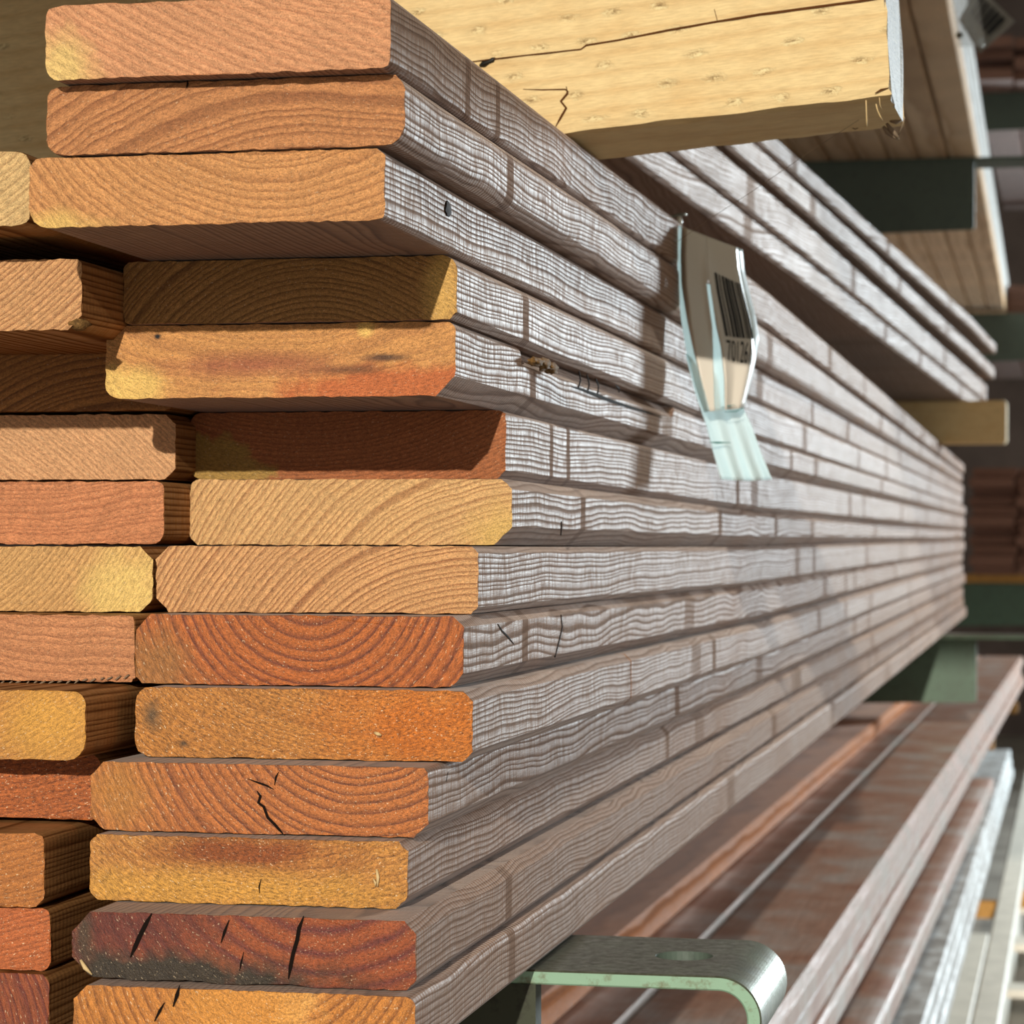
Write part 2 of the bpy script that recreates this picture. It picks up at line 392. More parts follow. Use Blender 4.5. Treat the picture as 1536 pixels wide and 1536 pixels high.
RLAB = [
    'pale pink-tan topmost board of the front stack, diagonal saw marks on its end',
    'orange-tan board, second from top of the front stack, rounded corners and flat wavy grain',
    'golden-tan board, third from top of the front stack, underside showing below',
    'dull brown shaded board with arched growth rings, fourth down in the right-hand column',
    'mottled yellow and red board with a bark pocket in its side, fifth down',
    'dark brown shaded board with an olive corner patch, sixth down the right-hand column',
    'light tan board with coarse slanting rings, set farthest back, seventh down',
    'light tan board with curved fine rings, just under the board set farthest back',
    'deep orange-red board with U-shaped purple rings, ninth down the right-hand column',
    'amber board with glittering resin flecks and a sawn gap in its side, tenth down',
    'orange board with a zigzag crack down the middle of its end, eleventh down',
    'golden yellow board with a pale splinter, directly below the board with the zigzag crack',
    'dark red-brown board with long cracks and a grey dirty lower edge on its end',
    'bright amber board with a round pale knot on its end, lowest of its column']
boards = []
gap = .0003
for i, b in enumerate(RB):
    ur, ul, t, bt, k = b; D = D1 * k
    pr = P(ur, t, D); y0 = pr.y; xr0 = pr.x
    W = xr0 - PY(ul, t, y0).x
    zt = (lambda f, g: (lambda y: f(y) - g))(SEAM[i], gap); zb = (lambda f, g: (lambda y: f(y) + g))(SEAM[i + 1], gap)
    far_x = X0 + random.uniform(-.004, .004) + (.006 if i == 0 else 0)
    xr = (lambda a, c, q0: (lambda y: a + (c - a) * min(1, (y - q0) / 2.5)))(xr0, far_x, y0)
    bands = [(PX(u, 700, X0).y - y0, .008 if len(RBAND_U[i]) > 1 else .013) for u in RBAND_U[i]]
    bands += [(q, .02) for q in [random.uniform(.6, 3.2) for _ in range(2)]]
    ms = mat_side('board_side', lin(*RSIDE[i][0]), lin(*RSIDE[i][1]), RCTR[i], random.uniform(.0022, .0036), bands, (.42, .6), random.choice((.7, 1., 1.3)), .5, (1.1, i * 3.37), .13, RSPEC[i] * .105)
    em = dict(RB_END[i]); em['blots'] = [blot(b, *q) for q in em.get('blots', ())]
    me = mat_end('board_end', **em)
    notch = []; chf = None
    if i == 9: notch = [(PX(931, 1000, X0).y, .0035, .006)]
    if i == 4:
        ya, yb = PX(800, 550, X0).y, PX(1020, 640, X0).y
        def chf(y, ya=ya, yb=yb, c=RCH[4]):
            s = 1 if ya < y < yb else 0
            return (c[0], .0085 if s else c[1], c[2], c[3])
    pm = None
    if i == 12:
        x_l = xr0 - W
        def pm(x, z, y, zb_, zt_, W=W):        # waney lower left edge
            s = (x + W) / W
            if z < zb_ + .012 and s < .85:
                z = max(z, zb_ + .0008 * (1 - s) + .0004 * math.sin(s * 23))
            return (x, z)
    ys = steps(y0, YEND + random.uniform(-.12, .12), .025, 1.14)
    if i == 4: ys = sorted(ys + [ya - .001, ya + .001, yb - .01, yb + .002])
    o = lumber('decking_board', ys, xr, W, zb, zt, RCH[i], [ms, me], (40, 8), .00035, notch, .0006, None, chf, pm, i)
    tag(o, RLAB[i], 'board', 'decking boards of the front stack')
    boards.append((o, y0, xr, ms, me))

def end_crack(i, px, w=.0006):
    o, y0 = boards[i][0], boards[i][1]
    pts = [PY(u, v, y0) for u, v in px]
    return ribbon('crack', pts, w, M['crack'], o, Vector((0, -.00045, 0)))
end_crack(10, [(418, 1158), (414, 1166), (412, 1178)], .0004)
end_crack(10, [(386, 1186), (391, 1194), (388, 1204), (396, 1210), (402, 1226), (412, 1236), (418, 1243), (426, 1252)], .0006)
end_crack(10, [(372, 1168), (388, 1174), (400, 1178), (411, 1184)], .0004)
end_crack(12, [(228, 1370), (219, 1386), (210, 1404), (203, 1420), (196, 1436)], .0009)
end_crack(12, [(456, 1374), (449, 1392), (446, 1410), (440, 1430), (436, 1450), (433, 1468)], .0008)
end_crack(12, [(344, 1380), (337, 1398), (332, 1414)], .0006)
end_crack(12, [(366, 1428), (362, 1444), (360, 1456)], .0004)
end_crack(13, [(270, 1478), (266, 1492), (260, 1510)], .0008)
end_crack(13, [(247, 1504), (240, 1516), (232, 1532)], .0006)
end_crack(11, [(392, 1318), (389, 1330), (390, 1340)], .0003)
end_crack(1, [(281, 119), (282, 126), (280, 132)], .0004)
def splinter(name, pts, r, mat, parent): return tube(name, pts, r, mat, parent, 6)
M['fibre'] = mat_plain('torn_fibre', lin(236, 206, 150), .7, .3)
M['grey_fibre'] = mat_plain('grey_fibre', lin(150, 130, 108), .8, .2)
def end_sliver(i, px, r, mat='fibre', lift=.0012):
    o, y0 = boards[i][0], boards[i][1]; n = len(px)
    pts = [PY(u, v, y0 - (lift * math.sin(math.pi * (k + .4) / (n)))) for k, (u, v) in enumerate(px)]
    return splinter('splinter', pts, r, M[mat], o)
end_sliver(11, [(565, 1304), (567, 1316), (566, 1330)], [.0005, .0008, .0003])
end_sliver(11, [(560, 1318), (563, 1324), (563, 1330)], [.0003, .0005, .0002])
end_sliver(9, [(562, 1099), (567, 1101), (572, 1103)], [.0006, .0009, .0004])
end_sliver(12, [(121, 1440), (128, 1452), (138, 1462)], [.0006, .001, .0003])
def side_crack(i, px, w):
    o, y0, xr = boards[i][:3]
    pts = [PX(u, v, xr(PX(u, v, X0).y)) for u, v in px]
    return ribbon('crack', pts, w, M['crack'], o, Vector((.0004, 0, 0)))
side_crack(4, [(858, 580), (872, 584), (890, 591), (915, 601), (945, 611), (975, 620), (992, 626)], [.0002, .0006, .0009, .0010, .0008, .0005, .0002])
side_crack(8, [(841, 922), (843, 940), (839, 958), (835, 974), (832, 986)], .0005)
side_crack(8, [(746, 936), (752, 946), (762, 956), (770, 966)], .0004)
side_crack(6, [(842, 782), (842, 792), (841, 803)], .0004)
side_crack(10, [(668, 1172), (671, 1158)], .0006)
M['bark'] = mat_plain('bark', lin(150, 112, 62), .8, .3, 700, .6, 0, .002)
M['dark_knot'] = mat_plain('dark_knot', lin(66, 56, 52), .8, .1)
def lump(name, ctr, ax, mat, parent, seed=0, amp=.25, sub=3):
    """an irregular lump with the half axes ax (x, y, z)"""
    bm = bmesh.new(); bmesh.ops.create_icosphere(bm, subdivisions=sub, radius=1)
    for v in bm.verts:
        k = 1 + amp * noise.noise(v.co * 2.3 + Vector((seed, 0, 0)))
        v.co = Vector((v.co.x * ax[0] * k, v.co.y * ax[1] * k, v.co.z * ax[2] * k))
    return link(name, bm, mat, parent, ctr, smooth=True)
for q, (u, v, ry, rz) in enumerate(((803, 543, .012, .0022), (815, 546, .011, .003), (826, 552, .012, .003))):
    lump('bark_pocket', PX(u, v, X0 - .0012), (.0028, ry, rz), M['bark'], boards[4][0], q * 3.1, .5)
# dark rims of the broken fibres behind the bark pocket
for (pa, pb) in (((868, 557), (867, 583)), ((880, 562), (881, 590)), ((893, 568), (896, 592)), ((923, 578), (928, 588))):
    m_ = ((pa[0] + pb[0]) / 2 + 3, (pa[1] + pb[1]) / 2)
    side_crack(4, [pa, m_, pb], [.0004, .0008, .0005])
lump('knot', PX(672, 314, boards[2][2](1.3) - .0004), (.0006, .0060, .0032), M['dark_knot'], boards[2][0], 5, .25)

# ------------------------------------------------------------------ left-hand column of the same stack
# right edge, top, bottom pixels; distance; follows seam; far-side width
LB = [
    (45, 226, 338, 1.11, 2, dict(c1=lin(220, 182, 120), c2=lin(160, 116, 66), ctr=(-.03, .12), sp=.0030, ring=.6), (-.004, -.006, -.005, -.004),
     'pale straw-coloured board end, uppermost of the left-hand column, beside the third board'),
    (122, 388, 494, 1.148, 3, dict(c1=lin(216, 160, 102), c2=lin(140, 84, 46), ctr=(-.043, .118), sp=.0023, ring=.85), (-.004, -.003, .006, -.004),
     'tan board with slanting rings and a chipped lower corner, second of the left-hand column'),
    (258, 520, 615, 1.280, 4, dict(c1=lin(186, 124, 56), c2=lin(92, 50, 18), ctr=(.05, -.13), sp=.0030, ring=.85), (-.004, -.004, -.004, -.004),
     'dark brown shaded board running behind the mottled yellow and red one'),
    (263, 621, 719, 1.285, 5, dict(c1=lin(218, 164, 112), c2=lin(172, 114, 72), ctr=(-.10, -.16), sp=.0024, ring=.6, saw=(math.radians(48), .0028, .08)), (-.004, .005, .005, -.004),
     'pinkish tan board with criss-cross saw marks beside the shaded sixth board'),
    (246, 722, 816, 1.253, 6, dict(c1=lin(208, 134, 84), c2=lin(142, 76, 42), ctr=(0, .3), sp=.0030, ring=.55, wob=.003, saw=(math.radians(-38), .012, .04)), (-.004, -.004, -.006, -.004),
     'salmon-orange board with horizontal grain in the left-hand column'),
    (229, 820, 918, 1.228, 7, dict(c1=lin(214, 164, 98), c2=lin(150, 102, 50), ctr=(-.085, .096), sp=.0024, ring=.7, blots=[(.058, -.008, .02, .022, lin(232, 196, 118), .5)]), (-.004, .006, .006, -.004),
     'yellow-tan board with a pale sapwood right edge in the left-hand column'),
    (202, 920, 1023, 1.192, 8, dict(c1=lin(206, 138, 88), c2=lin(140, 84, 52), ctr=(.05, .22), sp=.0040, ring=.6, wob=.003), (-.004, -.003, .002, -.004),
     'pinkish orange board with ragged grey fibres along its lower edge'),
    (128, 1037, 1141, 1.135, 9, dict(c1=lin(200, 138, 60), c2=lin(136, 80, 30), ctr=(-.03, .14), sp=.0026, ring=.65, gloss=.45, blots=[(.055, .003, .022, .016, lin(214, 156, 70), .6)], glint=.6), (-.004, -.006, -.008, -.004),
     'golden board with grey dusty top, left of the amber resin-flecked board'),
    (150, 1132, 1230, 1.173, 10, dict(c1=lin(184, 98, 36), c2=lin(116, 52, 20), ctr=(0, .25), sp=.0027, ring=.6, gloss=.42, fleck=.8, glint=.8), (-.004, -.004, -.004, -.004),
     'recessed burnt-orange board tucked behind the board with zigzag crack'),
    (66, 1251, 1362, 1.135, 11, dict(c1=lin(190, 116, 46), c2=lin(130, 72, 26), ctr=(0, .2), sp=.0030, ring=.55, gloss=.42, glint=.7), (-.004, -.004, -.006, -.004),
     'brown-orange board with a long dark ribbed side, left of the golden yellow board'),
    (75, 1363, 1457, 1.139, 12, dict(c1=lin(196, 104, 46), c2=lin(120, 56, 22), ctr=(0, .2), sp=.0026, ring=.6, gloss=.4, glint=.8), (-.004, -.004, -.004, -.004),
     'orange-red glossy board end left of the cracked dark red-brown board'),
    (73, 1460, 1560, 1.132, 13, dict(c1=lin(150, 74, 36), c2=lin(100, 40, 34), ctr=(-.02, -.02), sp=.0036, ring=.95, gloss=.4, glint=.7), (-.004, -.004, -.004, -.004),
     'dark crimson board with radiating pale rays, lowest of the left-hand column'),
]
prevb = None
for i, (ur, t, bt, D, si, em, ch, lab) in enumerate(LB):
    p = P(ur, t, D); y0 = p.y; W = .139
    zt_n = p.z; zb_n = P(ur, bt, D).z
    if prevb is not None and zt_n > prevb - .0003: zt_n = prevb - .0003
    prevb = zb_n
    ft, fb = SEAM[si], SEAM[si + 1]
    def blend(z0, f, y0=y0):
        return lambda y: z0 + (f(y) - f(y0)) * 1.0
    zt = blend(zt_n, ft); zb = blend(zb_n, ft)
    ms = mat_side('board_side', lin(170, 122, 74), lin(96, 56, 28), (.068, .05 + .01 * i), .0028, (), (.4, .6), .5, .2, None, 0, .2, .9)
    me = mat_end('board_end', **em)
    o = lumber('decking_board', steps(y0, YEND - .1 - .03 * (i % 3), .03, 1.25), (lambda x: (lambda y: x))(p.x), W, zb, zt, ch, [ms, me], (40, 8), .00035, (), 0, None, None, None, 40 + i)
    tag(o, lab, 'board', 'decking boards of the front stack')
    if i == 6:
        rr = random.Random(3)
        for k in range(16):
            u = 6 + k * 12.5; v = 1022 - (k / 16) ** 3 * 12
            a = PY(u, v, y0 - .0004); b2 = PY(u - rr.uniform(4, 10), v + rr.uniform(2, 7), y0 - .0015)
            splinter('splinter', [a, (a + b2) / 2 + Vector((0, -.0006, 0)), b2], [.0004, .0004, .00015], M['grey_fibre'], o)
    if i == 1:
        lump('chipped_corner', PY(118, 487, y0 + .004), (.0045, .006, .0025), M['bark'], o, 9, .6, 2)

# ------------------------------------------------------------------ incised yellow timber laid across the front stack
A_ = P(860, 200, 1.405); R_ = P(1335, 145, 1.335)
ax = (R_ - A_).normalized()
dp = (P(1355, 190, 1.335 * 642 / 597 * .985) - R_); dp.z = 0; dp = dp.normalized()
nrm = ax.cross(UP).normalized(); upb = nrm.cross(ax).normalized() * -1
if upb.z < 0: upb = -upb
def mat_incised():
    t = NT('incised_yellow_timber'); o = t.obj(); X, Y, Z = t.xyz(o)      # X along, Y deep, Z up (object axes)
    g1 = t.noise(t.vec(t.math('MULTIPLY', X, 5), t.math('MULTIPLY', Y, 40), t.math('MULTIPLY', Z, 40)), 1, 3, .5)
    q = t.math('ADD', Z, t.math('MULTIPLY', t.math('SUBTRACT', g1, .5), .012))
    fr = t.math('FRACT', t.math('DIVIDE', q, .0105))
    gr = t.ramp(fr, [(0, .1), (.5, 0), (.85, .9), (1, .1)])
    fib = t.noise(t.vec(t.math('MULTIPLY', X, 120), t.math('MULTIPLY', Y, 1200), t.math('MULTIPLY', Z, 1200)), 1, 3, .6)
    bl = t.noise(t.vec(t.math('MULTIPLY', X, 25), t.math('MULTIPLY', Y, 25), t.math('MULTIPLY', Z, 60)), 1, 3, .6)
    c = t.mix(t.math('MULTIPLY', gr, .45), lin(236, 210, 156), lin(206, 168, 112))
    c = t.mix(t.remap(bl, .45, .75, 0, .5), c, lin(216, 178, 120))
    g = t.remap(fib, .3, .7, .86, 1.1); c = t.mix(1, c, t.vec(g, g, g), 'MULTIPLY')
    # rows of incisions: torn lens-shaped slits
    n2 = t.noise(t.vec(t.math('MULTIPLY', X, 170), t.math('MULTIPLY', Y, 170), t.math('MULTIPLY', Z, 420)), 1, 4, .7)
    row = t.math('DIVIDE', t.math('ADD', Z, .5), .0135); ri = t.math('FLOOR', row)
    xs = t.math('ADD', t.math('DIVIDE', X, .0255), t.math('MULTIPLY', ri, .37))
    fx = t.math('SUBTRACT', t.math('FRACT', xs), .5); fz = t.math('SUBTRACT', t.math('FRACT', row), .5)
    wn = t.n('ShaderNodeTexWhiteNoise', noise_dimensions='2D'); t.put(wn.inputs[0], t.vec(t.math('FLOOR', xs), ri, 0))
    d = t.math('SQRT', t.math('ADD', t.math('POWER', t.math('DIVIDE', fx, .24), 2), t.math('POWER', t.math('DIVIDE', fz, .17), 2)))
    d = t.math('ADD', d, t.math('MULTIPLY', t.math('SUBTRACT', n2, .5), 3.2))
    on = t.remap(wn.outputs[0], .3, .55, 0, 1)
    inc = t.math('MULTIPLY', t.remap(d, .3, 1.0, 1, 0), on)
    rim = t.math('MULTIPLY', t.math('MULTIPLY', t.remap(d, .3, 1.1, 1, 0), t.remap(n2, .50, .56, 0, 1)), on)
    c = t.mix(t.math('MULTIPLY', inc, t.remap(n2, .38, .54, .9, 0)), c, lin(250, 232, 178))
    c = t.mix(t.math('MULTIPLY', rim, .75), c, lin(104, 76, 40))
    h = t.math('ADD', t.math('MULTIPLY', fib, .5), t.math('ADD', t.math('MULTIPLY', inc, t.math('MULTIPLY', t.math('SUBTRACT', n2, .8), 3.0)), t.math('MULTIPLY', bl, .6)))
    return t.done(c, .7, h, .0011, .5, .25)
M['incised'] = mat_incised()
M['yellow_end'] = mat_end('sawn_grey_end', lin(140, 128, 108), lin(110, 98, 80), ctr=(-.02, -.08), sp=.004, ring=.3, fleck=.9, grit=.8)
Lb, Hb, Tb = .95, .116, .093
def beam_mesh():
    bm = bmesh.new(); nx, nz = 240, 22
    rnd = random.Random(2)
    def pt(s, h, d):       # s metres leftwards from the right end, h up, d deep
        j = .0006 * noise.noise(Vector((s * 60, h * 60, d * 60)))
        p = Vector((-s, 0, h)) + Vector((dp.dot(ax), dp.dot(-nrm), 0)) * d
        return p + Vector((0, j, j))
    # outline of the section (h, d), counter-clockwise, with a soft front lower edge
    sec = []
    for k in range(nz + 1): sec.append((Hb * k / nz, 0))
    for k in range(1, 13): sec.append((Hb, Tb * k / 12))
    for k in range(1, 13): sec.append((Hb * (1 - k / 12), Tb))
    for k in range(1, 12): sec.append((0, Tb * (1 - k / 12)))
    rings = []
    for i in range(nx + 1):
        f = i / nx; s = Lb * (f ** 1.6)
        if i == 1: s = .0007
        ring = []
        for (h, d) in sec:
            p = pt(s, h, d)
            if i == 0: p += Vector((rnd.uniform(-.0012, .0008), 0, rnd.uniform(-.0004, .0004)))
            if h == 0 and d == 0: p.z += .0010 + .0012 * noise.noise(Vector((s * 30, 1, 1))); p.y += .001
            if i < 4 and h < .012 and d < .03: p += Vector((-.001, 0, .001)) * noise.noise(Vector((h * 300, d * 300, i)))
            ring.append(bm.verts.new(p))
        rings.append(ring)
    n = len(sec)
    for a, b in zip(rings, rings[1:]):
        for k in range(n): bm.faces.new((a[k], a[(k + 1) % n], b[(k + 1) % n], b[k]))
    f = bm.faces.new(rings[0][::-1]); f.material_index = 1
    bm.faces.new(rings[-1]).material_index = 1
    bmesh.ops.recalc_face_normals(bm, faces=bm.faces)
    return bm
from mathutils import Matrix
beam = link('incised_timber', beam_mesh(), [M['incised'], M['yellow_end']])
Rm = Matrix((ax, -nrm if (-nrm).dot(dp) > 0 else nrm, upb)).transposed()
if (-nrm).dot(dp) <= 0: pass
beam.matrix_world = Matrix.Translation(R_) @ Rm.to_4x4()
beam.location = R_; beam.rotation_euler = Rm.to_euler()
tag(beam, 'yellow incised square timber with slit marks lying across the top of the front stack', 'timber')
bn = -(Rm.col[1])
def beam_crack(px, w):
    pts = [PL(u, v, R_, bn) for u, v in px]
    return ribbon('crack', pts, w, M['crack'], beam, bn * .0007)
M['brown_split'] = mat_plain('brown_split', lin(96, 58, 28), .9, .1)
_c = beam_crack([(700, 94), (730, 90), (790, 83), (872, 74), (880, 68), (930, 60), (1000, 46), (1080, 32), (1140, 22), (1200, 14), (1290, 2), (1335, -5)], [.0002, .0003, .0003, .0003, .0004, .0004, .0005, .0005, .0006, .0006, .0006, .0005]); _c.data.materials[0] = M['brown_split']
_c = beam_crack([(834, 190), (842, 176), (850, 162), (842, 152), (852, 140), (850, 130)], .0006); _c.data.materials[0] = M['brown_split']
_c = beam_crack([(785, 134), (815, 135), (848, 134), (854, 138)], .0003); _c.data.materials[0] = M['brown_split']
_c = beam_crack([(1072, 14), (1077, 33)], .0004); _c.data.materials[0] = M['brown_split']
_c = beam_crack([(1313, 140), (1322, 135), (1333, 132)], .0005); _c.data.materials[0] = M['brown_split']
M['pitch'] = mat_plain('dark_pitch', (.012, .010, .006), .5, .4)
tube('pitch_streak', [PL(u, v, R_, bn) for u, v in ((720, 99), (726, 96), (733, 93), (739, 90), (743, 87))], [.0009, .0020, .0012, .0014, .0005], M['pitch'], beam)
def beam_fibre(px, d, r, mat='fibre'):
    pts = []
    for k, (u, v) in enumerate(px): pts.append(PL(u, v, R_ + Rm.col[1] * (d + .002 * k), bn))
    return splinter('splinter', pts, r, M[mat], beam)
beam_fibre([(1299, 150), (1299.5, 166), (1300, 180), (1300, 190)], .004, [.0003, .0004, .0004, .0005])
beam_fibre([(1314, 156), (1316, 165), (1320, 174), (1324, 181)], .003, [.0003, .0004, .0004, .0002])
beam_fibre([(1319, 146), (1320, 158), (1323, 164)], .003, .0002)
beam_fibre([(1325, 190), (1331, 198), (1340, 204), (1349, 209)], .06, [.0008, .0014, .0012, .0005], 'grey_fibre')
beam_fibre([(1330, 185), (1337, 195), (1347, 206)], .06, [.0007, .0016, .0008], 'grey_fibre')
beam_fibre([(1357, 176), (1353, 190), (1348, 202)], .07, .0004, 'grey_fibre')
beam_fibre([(1336, 180), (1344, 182), (1352, 180)], .07, [.0012, .0016, .0008], 'grey_fibre')
beam_fibre([(1270, 188), (1283, 194), (1293, 189)], .08, .0003, 'grey_fibre')

# ------------------------------------------------------------------ green rack arms
def mat_green(name, c, c2, rough=.5):
    t = NT(name); o = t.obj()
    n = t.noise(o, 90, 5, .65); n2 = t.noise(o, 14, 3, .5)
    col = t.mix(t.remap(n, .55, .68, 0, .8), c, c2)
    col = t.mix(t.remap(n2, .5, .8, 0, .35), col, c2)
    return t.done(col, rough, n, .0004, .5, .5)
M['green'] = mat_green('pale_green_paint', lin(140, 176, 150), lin(104, 96, 66), .4)
M['dkgreen'] = mat_green('grey_green_paint', lin(74, 98, 80), lin(52, 58, 46), .55)
M['shaded_web'] = mat_green('shade_toned_paint', lin(66, 70, 54), lin(44, 42, 34), .8)  # darker tone puts shade into the front arm's web colour
M['slate'] = mat_green('slate_green_paint', lin(84, 98, 88), lin(66, 76, 70), .55)
def mat_worn():
    t = NT('worn_steel_top'); o = t.obj()
    n = t.noise(o, 160, 5, .7); n2 = t.noise(o, 30, 3, .5)
    col = t.mix(t.remap(n, .4, .65, 0, 1), lin(112, 116, 100), lin(82, 84, 68))
    col = t.mix(t.remap(n2, .45, .7, 0, .5), col, lin(122, 134, 112))
    return t.done(col, t.remap(n, .3, .7, .28, .5), n, .0004, .4, .6, .55)
M['worn'] = mat_worn()

def cap_plate(parent, x0, x1, ya, yb, zt, th, Rb, hole=None, arc=150, mats=None):
    """flat steel bar lying on the arm, its free end rolled down into a hook; hole = (x, radius)"""
    bm = bmesh.new(); yc = (ya + yb) / 2; org = Vector((x0, yc, zt))
    path = []      # outer (top) line and inner (under) line points as (x, z, nx, nz)
    xs = [x0]
    if hole: xs += [hole[0] - hole[1] * 1.6, hole[0] + hole[1] * 1.6]
    xs += [x1 - Rb]
    for x in xs: path.append((x, zt, 0, 1))
    nseg = 40
    for k in range(1, nseg + 1):
        a = math.radians(arc * k / nseg)
        path.append((x1 - Rb + Rb * math.sin(a), zt - Rb + Rb * math.cos(a), math.sin(a), math.cos(a)))
    rows = []
    be = .0008
    for (x, z, nx, nz) in path:
        rows.append([bm.verts.new(Vector((x - nx * dd, y, z - nz * dd)) - org) for (y, dd) in
                     ((ya, be), (ya + be, 0), (yb - be, 0), (yb, be), (yb, th - be), (yb - be, th), (ya + be, th), (ya, th - be))])
    for i, (a, b) in enumerate(zip(rows, rows[1:])):
        for k in range(8):
            if hole and i == 1 and k in (1, 5): continue
            f = bm.faces.new((a[k], b[k], b[(k + 1) % 8], a[(k + 1) % 8]))
            f.material_index = 0 if k in (0, 1, 2) else 1
    bm.faces.new(rows[0]); bm.faces.new(rows[-1][::-1])
    if hole:
        N = 32; top = []; bot = []
        a, b = rows[1], rows[2]
        for dz, kk, lst in ((0, (1, 2), top), (th, (5, 6), bot)):
            for j in range(N):
                an = 2 * math.pi * j / N
                lst.append(bm.verts.new(Vector((hole[0] + hole[1] * math.cos(an), yc + hole[1] * math.sin(an), zt - dz)) - org))
            c4 = [a[kk[0]], a[kk[1]], b[kk[0]], b[kk[1]]]
            def near(an):      # corner of the square in this direction
                x = hole[0] + math.cos(an) - org.x; y = math.sin(an)
                return max(c4, key=lambda v: (v.co.x - (hole[0] - org.x)) * math.cos(an) * 1.0 / abs(hole[1] * 1.6) + v.co.y * math.sin(an) / ((yb - ya) / 2))
            cor = [near(2 * math.pi * (j + .5) / N) for j in range(N)]
            for j in range(N):
                j2 = (j + 1) % N
                bm.faces.new((lst[j], lst[j2], cor[j]))
                if cor[j] is not cor[j2]: bm.faces.new((lst[j2], cor[j2], cor[j]))
        for j in range(N):
            j2 = (j + 1) % N; bm.faces.new((top[j], bot[j], bot[j2], top[j2])).material_index = 2
    bmesh.ops.recalc_face_normals(bm, faces=bm.faces)
    o = link('cap_plate', bm, mats, parent, org)
    for p in o.data.polygons: p.use_smooth = False
    return o
def arm(label, ya, yb, xw, xt, zt, hgt, xl=-1.35, tilt=0.0, hole=None, Rb=.02, paint='dkgreen', edge='green', group='green cantilever arms of the rack'):
    """cantilever arm: tapering box web under a capping bar that runs on past it and rolls down into a stop; zt top height"""
    root = empty('cantilever_arm', (xl, (ya + yb) / 2, zt)); tag(root, label, 'rack arm', group)
    th = .007; yb0 = yb
    bm = bmesh.new()
    h0, h1 = hgt * 1.12, hgt * .95
    org = Vector((xw, ya, zt))
    # I-section web with flanges
    yb = ya + .014; inset = .0
    sec = [(ya, -th), (yb, -th), (yb, -th - .004), (yb - inset, -th - .010), (yb - inset, -1 + .07), (yb, -1 + .05), (yb, -1), (ya, -1), (ya, -1 + .05), (ya + inset, -1 + .07), (ya + inset, -th - .010), (ya, -th - .004)]
    ends = []
    for x, h in ((xl, h0), (xw - .004, h1), (xw, h1 - .004)):
        ends.append([bm.verts.new(Vector((x, y, zt + (z if z > -.5 else -h * (-z)))) - org) for (y, z) in sec])
    for a, b in zip(ends, ends[1:]):
        for k in range(12): bm.faces.new((a[k], a[(k + 1) % 12], b[(k + 1) % 12], b[k]))
    bm.faces.new(ends[0]); bm.faces.new(ends[-1][::-1])
    bmesh.ops.recalc_face_normals(bm, faces=bm.faces)
    link('web', bm, M[paint], root, org)
    cap_plate(root, xl, xt, ya, yb0, zt, th, Rb, hole, 150, [M['worn'] if edge == 'green' else M[edge], M[edge], M['slate']])
    if tilt: root.rotation_euler = (0, -tilt, 0)
    return root
zA = SEAM[14](P(869, 1397, 1.426).y) - .0005
ya_, yb_ = P(815, 1450, 1.312).y, P(870, 1397, 1.426).y
xw_ = P(803, 1480, 1.312).x; xt_ = P(1160, 1450, 1.34).x
hx = P(1030, 1425, 1.365).x
arm('green steel arm under the near end of the front stack, holed bar rolled into hook', ya_, yb_, xw_, xt_, zA, .14, hole=(hx, .0145), Rb=.021, paint='shaded_web')
yF = P(1440, 948, 5.3).y
arm('green steel rack arm under the far end of the front stack', yF, yF + .11, P(1465, 1000, 5.3).x, P(1600, 950, 5.3).x, SEAM[14](yF + .05) - .0005, .137)
arm('dark green rack arm carrying the upper planks', yF - .1, yF + .02, P(1462, 300, 5.2).x, P(1570, 232, 5.2).x, H + (VH - 236) * 5.2 / F, .145, paint='slate', edge='slate')
yG = P(1500, 880, 8.8).y
arm('green rack arm under the dark red-brown stack beyond the front stack', yG, yG + .11, -.02, .1, H - (875 - VH) * 8.8 / F, .14, edge='dkgreen')
arm('dark blue-green rack arm far behind the upper planks', yG, yG + .11, -.1, .02, H + (VH - 470) * 8.8 / F, .16, paint='slate', edge='slate')
arm('highest dark green rack arm at the upper right edge of the view', yG + 1.2, yG + 1.31, .02, .12, H + (VH - 140) * 10 / F, .14, paint='slate', edge='slate')

# ------------------------------------------------------------------ barcode tag stapled to the front stack
def mat_tag(trans=.35):
    t = NT('white_tag'); o = t.obj()
    n = t.noise(o, 90, 3, .5)
    b = t.n('ShaderNodeBsdfPrincipled'); b.inputs['Base Color'].default_value = (.68, .63, .55, 1) if trans < .2 else (.85, .88, .88, 1); b.inputs['Roughness'].default_value = .32
    tr = t.n('ShaderNodeBsdfTranslucent'); tr.inputs[0].default_value = (.86, .98, .98, 1)
    mx = t.n('ShaderNodeMixShader'); mx.inputs[0].default_value = trans
    bp = t.n('ShaderNodeBump'); bp.inputs['Distance'].default_value = .0006; bp.inputs['Strength'].default_value = .4
    t.put(bp.inputs['Height'], n); t.t.links.new(bp.outputs[0], b.inputs['Normal'])
    t.t.links.new(b.outputs[0], mx.inputs[1]); t.t.links.new(tr.outputs[0], mx.inputs[2]); t.t.links.new(mx.outputs[0], t.out.inputs[0])
    return t.m
M['tag'] = mat_tag(.03); M['tag_tail'] = mat_tag(.72); M['tag_grey'] = mat_plain('grey_tag', lin(150, 146, 136), .4, .4)
M['ink'] = mat_plain('black_print', (.02, .02, .02), .5, .4)
M['nail'] = mat_plain('grey_wire', lin(120, 116, 100), .35, .6, 60, .2, .8)
DT = 1.75
def poly(pts):
    def f(t):
        t = max(0, min(1, t)) * (len(pts) - 1); i = min(int(t), len(pts) - 2); s = t - i
        return Vector(pts[i]).lerp(Vector(pts[i + 1]), s)
    return f
